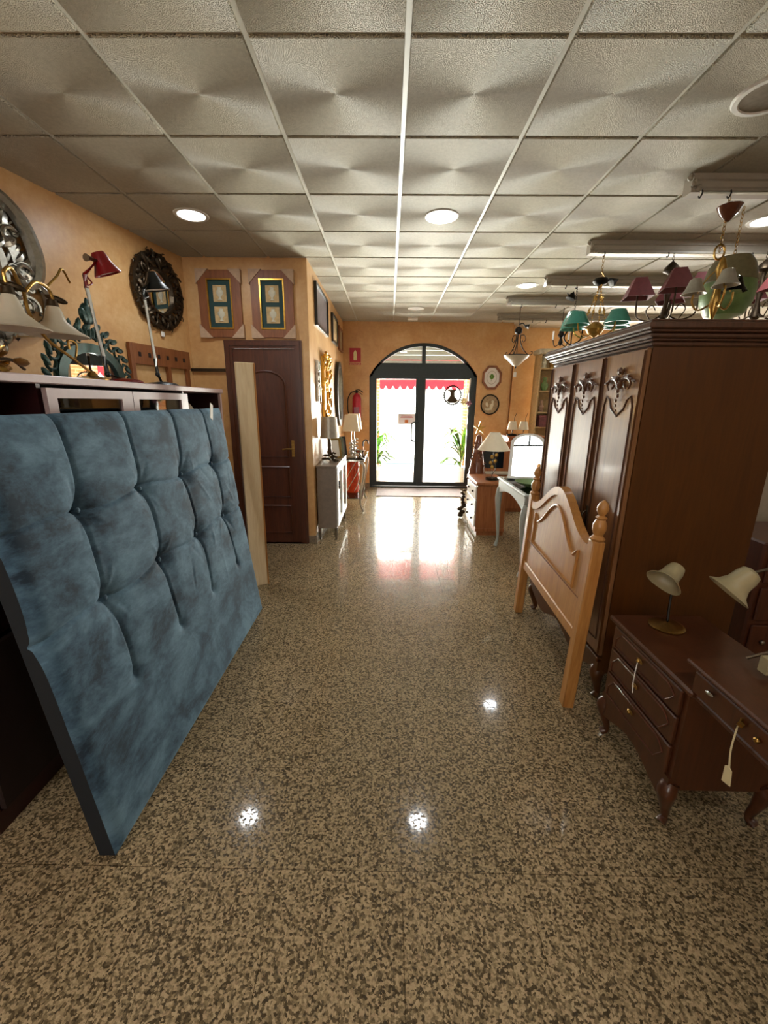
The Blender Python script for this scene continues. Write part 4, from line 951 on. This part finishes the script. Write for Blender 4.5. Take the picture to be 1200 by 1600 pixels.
for a in (0.15, 2.3, 3.5, 5.2):
    b = MB(); b.lathe([(.03, .105), (.055, .1), (.06, .09), (.105, 0), (.1, 0), (.055, .085), (.03, .095)], (.2*math.cos(a), .2*math.sin(a), -.54), seg=24, cap=False); b.build('glass_shade', 'green_glass', t_)
# small green pendant
t_ = thing('green_pendant_lamp', 'small dark iron pendant with one green shade on the third rail', 'pendant lamp', (1.95, 4.8, 2.69))
b = MB(); chain(b, 0, 0, 0, -.3); b.lathe([(.001, 0), (.045, -.06), (.05, -.08), (.001, -.09)], (-.03, 0, -.04), (.4, 0, 1), 14); b.tube([(-.1, 0, -.06), (-.02, 0, -.12)], .006, 6, False); b.build('chain_and_canopy', 'black_iron', t_)
b = MB(); b.tube([(0, 0, -.3), (.09, 0, -.36), (.1, 0, -.5), (0, 0, -.56), (-.08, 0, -.5), (-.04, 0, -.4)], .008, 6); b.tube([(0, 0, -.3), (0, 0, -.6)], .007, 6, False); b.build('iron_scrolls', 'black_iron', t_)
b = MB(); b.lathe([(.05, -.23), (.06, -.235), (.12, -.37), (.115, -.37), (.055, -.24)], seg=24, cap=False); b.build('glass_shade', 'green_glass', t_)
# burgundy chandeliers
def burg(lab, loc, angs):
    t_ = thing('burgundy_shade_chandelier', lab, 'chandelier', loc, 0, 'burgundy shaded chandeliers')
    b = MB(); chain(b, 0, 0, 0, -.1); b.build('chain', 'black_iron', t_)
    b = MB(); b.lathe([(.01, -.06), (.05, -.1), (.06, -.13), (.02, -.15), (.012, -.2), (.03, -.28), (.015, -.36), (.03, -.44), (.04, -.48), (.001, -.52)], seg=16)
    for a in angs:
        c_, s_ = math.cos(a), math.sin(a); b.tube([(0, 0, -.44), (.1*c_, .1*s_, -.5), (.2*c_, .2*s_, -.47), (.22*c_, .22*s_, -.38), (.22*c_, .22*s_, -.3)], .007, 6); b.tube([(.1*c_, .1*s_, -.5), (.14*c_, .14*s_, -.42), (.1*c_, .1*s_, -.38), (.07*c_, .07*s_, -.42)], .005, 6)
    b.build('iron_body', 'old_bronze', t_)
    for a in angs:
        b = MB(); b.mx = Matrix.Translation((.22*math.cos(a), .22*math.sin(a), -.32)) @ Matrix.Rotation(PI/4+a, 4, 'Z'); b.lathe([(.06, .15), (.145, 0), (.141, 0), (.056, .147)], seg=4, cap=False); b.build('fabric_shade', 'burgundy_shade', t_, False)
    return t_
burg('iron chandelier with square burgundy shades above the wardrobe, left of the lantern', (2.28, 3.78, 2.69), (2.9, .9, 4.4, -.5))
burg('iron chandelier with square burgundy shades cut by the right edge of the picture', (2.98, 3.72, 2.69), (3.0, 1.2, 4.6, -.4))
# brass lantern with clear glass shades on the front rail
t_ = thing('brass_lantern', 'brass hanging lantern with clear glass shades on the nearest rail', 'pendant lamp', (1.975, 2.83, 2.69))
b = MB(); chain(b, 0, 0, .0, -.29); b.build('chain', 'brass', t_)
b = MB(); b.lathe([(.012, 0), (.03, -.015), (.065, -.02), (.045, -.06), (.01, -.1)], (.01, 0, -.03), seg=20); b.build('canopy', 'burlwood', t_)
b = MB(); b.tube([(.03*math.cos(a), 0, -.29+.04*math.sin(a)) for a in [2*PI*k/12 for k in range(13)]], .006, 6); b.lathe([(.012, -.32), (.03, -.38), (.014, -.43), (.022, -.52), (.03, -.58), (.014, -.64), (.001, -.68)], (.03, 0, 0), seg=16)
for a in (.2, 2.3, 4.4): c_, s_ = math.cos(a), math.sin(a); b.tube([(.03, 0, -.56), (.03+.08*c_, .08*s_, -.6), (.03+.12*c_, .12*s_, -.55), (.03+.12*c_, .12*s_, -.5)], .006, 6); b.tube([(.03, 0, -.36), (.03+.06*c_, .06*s_, -.42), (.03+.1*c_, .1*s_, -.5)], .004, 6)
b.build('body', 'brass', t_)
for a in (.2, 2.3, 4.4):
    b = MB(); b.lathe([(.02, .09), (.03, .085), (.05, .03), (.07, 0), (.068, 0), (.045, .03), (.02, .08)], (.03+.12*math.cos(a), .12*math.sin(a), -.5), seg=20, cap=False); b.build('glass_shade', 'silver_shade' if a > 1 else 'clear_glass', t_)
t_ = thing('green_dome_pendant', 'large round mottled green glass dome pendant behind the brass lantern', 'pendant lamp', (2.31, 3.16, 2.57))
b = MB(); chain(b, 0, 0, .20, -.10); b.build('chain', 'brass', t_)
b = MB(); b.lathe([(.02, -.08), (.1, -.1), (.13, -.15), (.155, -.25), (.145, -.26), (.12, -.17), (.08, -.12)], seg=30, cap=False); b.build('dome', 'khaki_fabric', t_)
b = MB(); b.lathe([(.15, -.25), (.157, -.3), (.15, -.38), (.11, -.46), (.001, -.5)], seg=30, cap=False); b.build('green_glass_bowl', 'olive_glass', t_)
# alabaster bowl lamp
t_ = thing('alabaster_bowl_lamp', 'iron pendant with scrolls and a white alabaster bowl before the alcove', 'pendant lamp', (1.65, 5.75, 2.69))
b = MB(); b.tube([(0, 0, 0), (0, 0, -.25)], .004, 6, False); b.tube([(0, 0, -.2), (.05, 0, -.19), (.09, 0, -.24)], .007, 6); b.lathe([(.02, -.23), (.05, -.26), (.045, -.3), (.02, -.32)], seg=14); b.lathe([(.001, .05), (.035, 0), (.001, -.01)], (.1, 0, -.23), (.6, 0, .5), 12); b.build('canopy', 'black_iron', t_)
b = MB()
for a in (0, 2.1, 4.2):
    c_, s_ = math.cos(a), math.sin(a); b.tube([(.03*c_, .03*s_, -.32), (.04*c_, .04*s_, -.42), (.08*c_, .08*s_, -.5), (.15*c_, .15*s_, -.57)], .006, 6)
    b.tube([(.03*c_, .03*s_, -.33), (.08*c_, .08*s_, -.33), (.1*c_, .1*s_, -.38), (.07*c_, .07*s_, -.41), (.05*c_, .05*s_, -.38)], .005, 6); b.tube([(.15*c_, .15*s_, -.57), (.19*c_, .19*s_, -.56), (.2*c_, .2*s_, -.53), (.175*c_, .175*s_, -.52)], .005, 6)
b.tube([(.16*math.cos(k*PI/12), .16*math.sin(k*PI/12), -.575) for k in range(25)], .006, 6, False); b.tube([(0, 0, -.3), (0, 0, -.58)], .006, 6, False); b.lathe([(.016, -.70), (.01, -.72), (.001, -.74)], seg=10); b.build('iron_arms', 'black_iron', t_)
b = MB(); b.lathe([(.158, -.575), (.15, -.6), (.1, -.64), (.05, -.69), (.015, -.71), (.001, -.712)], seg=30, cap=False); b.build('alabaster_bowl', 'alabaster', t_)
b = MB(); b.box(-.018, .018, -.002, .002, -.84, -.78); b.tube([(0, 0, -.74), (0, 0, -.78)], .002, 5, False); b.build('price_tag', 'paper', t_, False)
t_ = thing('candle_pendant', 'small dark iron candle pendant seen over the far end of the wardrobe', 'pendant lamp', (2.2, 5.75, 2.69))
b = MB(); b.tube([(0, 0, 0), (0, 0, -.3)], .004, 6, False); b.lathe([(.012, -.2), (.03, -.3), (.045, -.33), (.012, -.36), (.03, -.42), (.001, -.46)], seg=12)
for s_ in (-1, 1): b.tube([(0, 0, -.42), (s_*.07, 0, -.46), (s_*.1, 0, -.38)], .006, 6)
b.build('iron_body', 'black_iron', t_)
b = MB(); [b.lathe([(.012, -.38), (.012, -.28)], (s_*.1, 0, 0), seg=10) for s_ in (-1, 1)]; b.build('candle_sleeves', 'white_lacquer', t_)

# ------------------------------------------------------------ wardrobe
wd = thing('wardrobe', 'tall brown three door wardrobe with carved door tops and a moulded crown', 'wardrobe', (1.10, 2.385, 0), -PI/2)
HW = .525
b = MB(); b.box(-HW, HW, .0, .60, .17, 1.76); b.build('body', 'mahogany', wd, False)
b = MB()
def step(o, z0, z1, y1=.605): b.box(-HW-o, HW+o, -o, y1, z0, z1, min(.006, (z1-z0)/3))
step(.012, 1.745, 1.765); step(.022, 1.765, 1.775); step(.035, 1.775, 1.795); step(.048, 1.795, 1.806); step(.058, 1.806, 1.834); step(.05, 1.834, 1.842)
b.build('crown_moulding', 'crown_wood', wd, False)
b = MB(); prof = [(-HW, .25)]; n = 30
for i in range(n+1): x = -HW+2*HW*i/n; prof.append((x, .17-.0+.035*math.cos(x/HW*PI*2)-.02))
prof.append((HW, .25)); b.prism(prof, -.02, .0); b.box(-HW, HW, -.028, -.0, .235, .262, .004); b.build('base_rail', 'mahogany', wd, False)
for (x, y, dx, dy) in ((-HW+.04, .02, -.5, -1), (HW-.04, .02, .5, -1), (-HW+.04, .56, -.5, .3), (HW-.04, .56, .5, .3)): cab_leg((x, y), dx*.6, dy*.6, .2, 1.1).build('leg', 'mahogany', wd)
dw = 2*HW/3
for k in range(3):
    x0 = -HW+dw*k+.004; x1 = x0+dw-.008; cxm = (x0+x1)/2
    b = MB(); b.box(x0, x1, -.02, 0, .27, 1.738, .003); d_ = b.build('door', 'mahogany_door', wd, False)
    b = MB(); hw = dw/2-.05
    P = [(cxm-hw, .34), (cxm+hw, .34), (cxm+hw, 1.50), (cxm+hw*.85, 1.545), (cxm+hw*.6, 1.53), (cxm+hw*.45, 1.49), (cxm, 1.455), (cxm-hw*.45, 1.49), (cxm-hw*.6, 1.53), (cxm-hw*.85, 1.545), (cxm-hw, 1.50), (cxm-hw, .34)]
    b.tube([(x, -.02, z) for x, z in P], .0055, 6, False)
    P2 = [(x0+.014, .285), (x1-.014, .285), (x1-.014, 1.725), (x0+.014, 1.725), (x0+.014, .285)]
    b.build('panel_moulding', 'crown_wood', d_)
    b = MB(); b.tube([(x1-.006 if k < 2 else x1-.006, -.022, .28), (x1-.006, -.022, 1.73)], .006, 6, False); b.tube([(x0+.006, -.022, .28), (x0+.006, -.022, 1.73)], .006, 6, False); b.build('edge_bead', 'mahogany', d_)
    b = MB(); R_ = random.Random(40+k); cz = 1.60
    for s_ in (-1, 1):
        b.tube([(cxm, -.026, cz-.02), (cxm+s_*.03, -.03, cz+.02), (cxm+s_*.07, -.03, cz+.025), (cxm+s_*.10, -.03, cz), (cxm+s_*.085, -.03, cz-.025)], [.006, .007, .006, .005, .003], 6)
        for (lx, lz, ra) in ((.03, .03, .5), (.06, .035, .2), (.09, .02, -.3), (.115, .01, -.2), (.05, -.01, -.8), (.02, .055, 1.1)): b.ball((cxm+s_*lx, -.028, cz+lz), .010, (1.8, .6, .6), (0, -s_*ra, 0), 7, 4)
    b.ball((cxm, -.03, cz+.06), .014, (.8, .6, 1.2)); b.ball((cxm, -.03, cz-.005), .014, (1, .6, 1))
    for q_ in range(5): b.ball((cxm+.006*math.sin(q_*2), -.03, cz-.03-.022*q_), .011-.0012*q_, (1.1, .6, 1))
    b.build('carved_applique', 'carving_wood', d_)
    if k != 1 or True:
        hx = x1-.025 if k == 0 else x0+.025
        b = MB(); b.box(hx-.008, hx+.008, -.026, -.02, .86, .98, .002); b.tube([(hx, -.024, .955), (hx, -.045, .94), (hx, -.045, .9), (hx, -.024, .885)], .0045, 6); b.build('handle', 'old_bronze', d_)

# ------------------------------------------------------------ pine headboard leaning on the wardrobe
ph = thing('pine_headboard', 'honey pine wooden headboard with an arched top and turned posts leaning on the wardrobe', 'headboard', (.962, 2.335, 0), -PI/2-.05, rx=math.radians(-2.2))
for k, s_ in enumerate((-1, 1)):
    x = s_*.50
    b = MB(); b.box(x-.03, x+.03, -.028, .028, 0.0, .90, .005); b.lathe([(.030, .90), (.034, .91), (.02, .925), (.030, .95), (.031, .975), (.02, 1.0), (.026, 1.01), (.014, 1.02), (.024, 1.04), (.026, 1.055), (.018, 1.078), (.004, 1.09), (.001, 1.092)], (x, 0, 0), seg=18); b.build('post', 'pine', ph)
def camel(x): 
    u = abs(x)/.47; return .865+.185*(.5+.5*math.cos(PI*min(1, u*1.08)))
n = 40; top = [(-.47+.94*i/n, camel(-.47+.94*i/n)) for i in range(n+1)]
b = MB(); b.prism([(-.47, .38)]+[(x, z) for x, z in top][::1]+[(.47, .38)], -.012, .012) ; b.build('panel', 'pine', ph, False)
b = MB(); lo = [(x, z-.05) for x, z in top]
vs = [(x, -.022, z) for x, z in top]+[(x, -.022, z) for x, z in lo]+[(x, .022, z+.004) for x, z in top]+[(x, .022, z) for x, z in lo]; m1 = n+1; fs = []
for i in range(n): fs += [(i, i+1, m1+i+1, m1+i), (2*m1+i, 2*m1+i+1, 3*m1+i+1, 3*m1+i), (i, i+1, 2*m1+i+1, 2*m1+i), (m1+i, m1+i+1, 3*m1+i+1, 3*m1+i)]
b.add(vs, fs); b.box(-.47, .47, -.02, .02, .36, .42, .005); b.build('top_rail', 'pine', ph, False)
b = MB(); P = [(-.36, .60), (.36, .60), (.36, .80)]+[(x*.36/.47, camel(x)-.11+.0) for x in [.40-.8*i/20 for i in range(21)]]+[(-.36, .80), (-.36, .60)]
b.tube([(x, -.014, z) for x, z in P], .009, 6, False); b.build('panel_moulding', 'pine', ph)
b = MB(); b.box(-.47, .47, -.015, -.011, .575, .58); b.build('panel_joint', 'oak_frame', ph, False)

# ------------------------------------------------------------ kneehole dressing table at the right edge
kt = thing('kneehole_dressing_table', 'reddish brown dressing table with drawer pedestal and raised top at the right edge', 'dressing table', (1.02, 1.43, 0), -PI/2)
# local x towards camera (-world y), local y to world +x
b = MB(); b.box(-.235, .235, .0, .36, .17, .575); b.build('pedestal', 'cherry', kt, False)
b = MB(); b.box(-.26, .26, -.02, .385, .575, .6, .007); b.build('pedestal_top', 'cherry', kt, False)
b = MB(); prof = [(-.235, .22)]
for i in range(21): x = -.235+.47*i/20; prof.append((x, .14+.03*math.cos(x/.235*PI)))
prof.append((.235, .22)); b.prism(prof, -.008, .0); b.build('base_rail', 'cherry', kt, False)
for (x, y, dx, dy) in ((-.215, .02, -.6, -1), (.215, .02, .6, -1), (-.215, .34, -.6, 1), (.215, .34, .6, 1)): cab_leg((x, y), dx*.6, dy*.6, .19, .95).build('leg', 'cherry', kt)
for k, (z0, z1) in enumerate(((.47, .57), (.35, .46), (.225, .34))):
    b = MB(); b.box(-.215, .215, -.015, .0, z0, z1, .004); d_ = b.build('drawer', 'cherry', kt, False)
    zc = (z0+z1)/2; b = MB(); P = [(-.19, z0+.015), (.15, z0+.015), (.175, zc-.01), (.19, zc+.01), (.165, z1-.02), (.14, z1-.014), (-.15, z1-.014), (-.185, zc), (-.19, z0+.015)]
    b.tube([(x, -.016, z) for x, z in P], .0035, 5, False); b.build('drawer_moulding', 'brown_door', d_)
    b = MB(); b.ball((-.012, -.024, zc+.01), .009); b.ball((-.012, -.02, zc+.01), .014, (1.4, .3, .7)); b.build('knob', 'brass', d_)
b = MB(); b.tube([(-.01, -.028, .53), (-.008, -.032, .45), (-.004, -.03, .39)], .002, 5); b.build('tag_string', 'paper', kt)
b = MB(); b.box(-.255, .255, -.02, .0, 0, 0) if False else None
# bridge
b.box(.235, 1.15, .0, .36, .575, .685); b.box(.225, 1.16, -.004, .02, .572, .59, .004); b.build('bridge_frame', 'cherry', kt, False)
b = MB(); b.box(.215, 1.18, -.025, .40, .685, .70, .005); b.build('bridge_top', 'cherry', kt, False)
b = MB(); n = 24; cur = []
for i in range(n+1): x = .25+.9*i/n; cur.append((x, .10+.13*math.cos((x-.25)/.9*PI*1.2)))
cur2 = [(x, y) for x, y in cur]; b.prism(cur2+[(1.15, .39), (.25, .39)], .7, .712, 'xy'); b.build('raised_ledge', 'cherry', kt, False)
b = MB(); b.tube([(x, y, .712) for x, y in cur], .009, 6, False); b.build('ledge_bead', 'cherry', kt)
for (x0, x1) in ((.25, .62), (.63, 1.12)):
    b = MB(); b.box(x0, x1, -.014, .0, .60, .675, .004); d_ = b.build('drawer', 'cherry', kt, False)
    for hx in ((x0+.08,) if x0 < .3 else (x0+.08, x1-.08)):
        b = MB(); b.ball((hx, -.024, .652), .009, (1.6, 1, .8)); b.build('knob', 'chrome', d_)
    if x0 < .3:
        b = MB(); b.ball((.50, -.022, .64), .009); b.box(.44, .445, -.022, -.012, .63, .66); b.tube([(.447, -.02, .648), (.45, -.03, .64)], .008, 6, False); b.build('keyhole_plate', 'brass', d_)
b = MB(); b.tube([(.447, -.03, .64), (.45, -.034, .56), (.458, -.032, .50)], .0025, 5); b.build('tag_string', 'paper_tag', kt)
b = MB(); b.prism([(.445, .50), (.455, .508), (.468, .50), (.474, .455), (.446, .448)], -.034, -.031); b.build('price_tag', 'paper_tag', kt, False)
b = MB(); b.box(1.15, 1.6, .0, .36, .0, .575); b.box(1.12, 1.62, -.02, .385, .575, .6); b.build('far_pedestal', 'cherry', kt, False)
# tulip lamp on the pedestal
t_ = thing('tulip_lamp', 'small lamp with one tulip glass shade and a round brass base on the drawer pedestal', 'lamp', (1.185, 1.585, .602))
b = MB(); b.lathe([(.001, 0), (.066, 0), (.068, .006), (.055, .012), (.03, .01), (.012, .02), (.001, .022)], seg=28); b.build('base', 'brass', t_)
b = MB(); b.tube([(0, 0, .015), (.01, .02, .08), (.03, .05, .16), (.05, .07, .22), (.045, .06, .25)], .005, 6); b.build('stem', 'black_iron', t_)
TUL = [(.014, .0), (.03, .008), (.036, .03), (.038, .06), (.05, .085), (.07, .10), (.068, .102), (.048, .088), (.034, .06), (.03, .02)]
b = MB(); b.lathe(TUL, (.045, .06, .25), (-.75, -.35, -.6), 24, False, .12, 3); b.build('tulip_shade', 'frosted_tulip', t_)
# iron tulip lamp on the bridge
t_ = thing('iron_tulip_lamp', 'wrought iron scroll lamp with a drooping tulip glass shade at the right edge', 'lamp', (1.235, 1.13, .714))
b = MB()
for a in (2.4, 4.0, .2): b.tube([(0, 0, .09), (.04*math.cos(a), .04*math.sin(a), .05), (.09*math.cos(a), .09*math.sin(a), .004)], .005, 6)
b.tube([(.022*math.cos(k), -.0, .125+.03*math.sin(k)) for k in [i*.6-1.5 for i in range(11)]], .005, 6)
b.tube([(0, 0, .09), (.05, -.02, .15), (.075, .0, .23), (.05, .06, .29), (.01, .12, .29), (-.02, .16, .26)], .005, 6)
b.build('iron_stand', 'pewter_iron', t_)
b = MB(); b.lathe(TUL, (-.02, .16, .265), (-.62, .1, -.75), 24, False, .12, 3); b.build('tulip_shade', 'frosted_tulip', t_)
b = MB(); b.box(-.03, .02, -.05, -.02, .0, .05, .004) if False else None
b.ring(rect(.07, .05, -.05, .03), rect(.04, .02, -.05, .03), -.03, .0); b.build('glass_block', 'frosted_tulip', t_, False)

# dark chest behind, at the right edge
t_ = thing('dark_rear_chest', 'very dark chest of drawers behind the wardrobe at the right edge', 'chest of drawers', (2.05, 2.15, 0))
b = MB(); b.box(0, .9, .0, .45, .05, .79, .01); b.box(.03, .87, .02, .43, 0, .05); b.build('body', 'brown_door', t_, False)
for z in (.56, .33, .1):
    b = MB(); b.box(.03, .87, -.015, 0, z, z+.2, .005); d_ = b.build('drawer', 'brown_door', t_, False)
    for x in (.1, .75): 
        b = MB(); b.ball((x, -.025, z+.1), .014); b.build('knob', 'pewter_iron', d_)
t_ = thing('pale_upright_panel', 'pale grey panel standing behind the wardrobe at the right edge', 'panel', (2.0, 2.9, 0))
b = MB(); b.box(0, 1.0, 0, .1, 0, 1.5, .01); b.build('panel_body', 'linen_shade', t_, False)
b = MB(); b.ring([(.03, .05), (.97, .05), (.97, 1.45), (.03, 1.45)], [(.05, .07), (.95, .07), (.95, 1.43), (.05, 1.43)], -.004, 0); b.build('edge_piping', 'cream_shade', t_, False)

# ------------------------------------------------------------ outside
b = MB(); b.box(-30, 30, 8.0, 60, -.12, -.02); struct('street_ground', b, 'street', 'sunlit pale paving outside the shop')
b = MB(); b.box(-30, 30, 10.6, 10.72, -.02, .0); struct('trim_1', b, 'road_line', 'kerb line across the pale paving')
b = MB(); b.box(-30, 30, 24, 25, -.02, 12); struct('building_facade', b, 'white_facade', 'white building across the street')
for (x0, x1) in ((-.75, -.19), (1.46, 2.05)):
    b = MB(); b.box(x0, x1, 8.2, 8.5, -.02, 2.2); struct('brick_pillar', b, 'brick', 'brick pillar outside the door')
b = MB()
for i in range(9): b.box(-.8, 2.05, 8.3+.004*(i % 2), 8.36, 2.2+i*.09, 2.283+i*.09, .01)
tag(b.build('shutter_box', 'awning_grey', smooth=False), 'grey slatted shutter box seen through the arched transom', 'shutter')
aw = thing('awning', 'red scalloped awning outside above the glass door', 'awning', (0, 0, 0))
b = MB(); b.add([(-2, 8.45, 2.35), (4, 8.45, 2.35), (4, 9.6, 2.0), (-2, 9.6, 2.0), (-2, 8.45, 2.36), (4, 8.45, 2.36), (4, 9.6, 2.01), (-2, 9.6, 2.01)], [(0, 1, 2, 3), (4, 5, 6, 7), (0, 1, 5, 4), (1, 2, 6, 5), (2, 3, 7, 6), (3, 0, 4, 7)]); b.build('canvas', 'awning_red', aw, False)
b = MB(); pts = [(-2, 2.0)]
x = -2
while x < 4:
    for k in range(7): pts.append((x+.16*k/6*1.0, 1.875-.085*math.sin(PI*k/6)**.6 if 0 < k < 6 else 1.87)); 
    x += .16
pts.append((x, 2.0)); b.prism(pts, 9.6, 9.606); b.build('scalloped_valance', 'awning_red', aw, False)
b = MB(); b.tube([(-2, 9.6, 2.0), (4, 9.6, 2.0)], .015, 8, False); b.tube([(.95, 8.45, 2.3), (1.5, 9.6, 2.0)], .012, 6, False); b.build('awning_bar', 'white_enamel', aw)
def plant(lab, loc, seed, sgn):
    t_ = thing('potted_plant', lab, 'plant', loc, 0, 'potted plants outside the door'); R_ = random.Random(seed)
    b = MB(); b.lathe([(.1, 0), (.13, .32), (.14, .34), (.12, .34), (.001, .3)], seg=20); b.build('pot', 'plant_pot', t_)
    b = MB()
    for i in range(46):
        a = R_.uniform(0, 2*PI) if i % 3 else (0 if sgn > 0 else PI)+R_.uniform(-.7, .7)
        h = R_.uniform(.5, 1.25); L = R_.uniform(.28, .6); z0 = R_.uniform(.32, h)
        d = Vector((math.cos(a), .3*math.sin(a), 0)); sd = Vector((-math.sin(a), math.cos(a), 0)); vs = []; n = 6
        for k in range(n+1):
            t = k/n; c = d*(L*t)+Vector((0, 0, z0+ (h-z0)*math.sin(t*2.2)*.9 - .15*t*t)); w_ = .038*math.sin(PI*min(1, t*.9+.1))+.002
            vs += [tuple(c-sd*w_), tuple(c+Vector((0, 0, -.004))), tuple(c+sd*w_)]
        fs = []
        for k in range(n): fs += [(3*k, 3*k+1, 3*k+4, 3*k+3), (3*k+1, 3*k+2, 3*k+5, 3*k+4)]
        b.add(vs, fs)
    b.build('leaves', 'leaf_green', t_)
    b = MB()
    for i in range(5): b.tube([(0, 0, .3), (.03*math.cos(i*1.3), .03*math.sin(i*1.3), .7)], .006, 5, False)
    b.build('stems', 'leaf_green', t_)
plant('potted plant with long green leaves outside the left pane', (-.26, 8.03, -.02), 4, 1)
plant('potted plant with long green leaves outside the right pane', (1.40, 8.03, -.02), 6, -1)
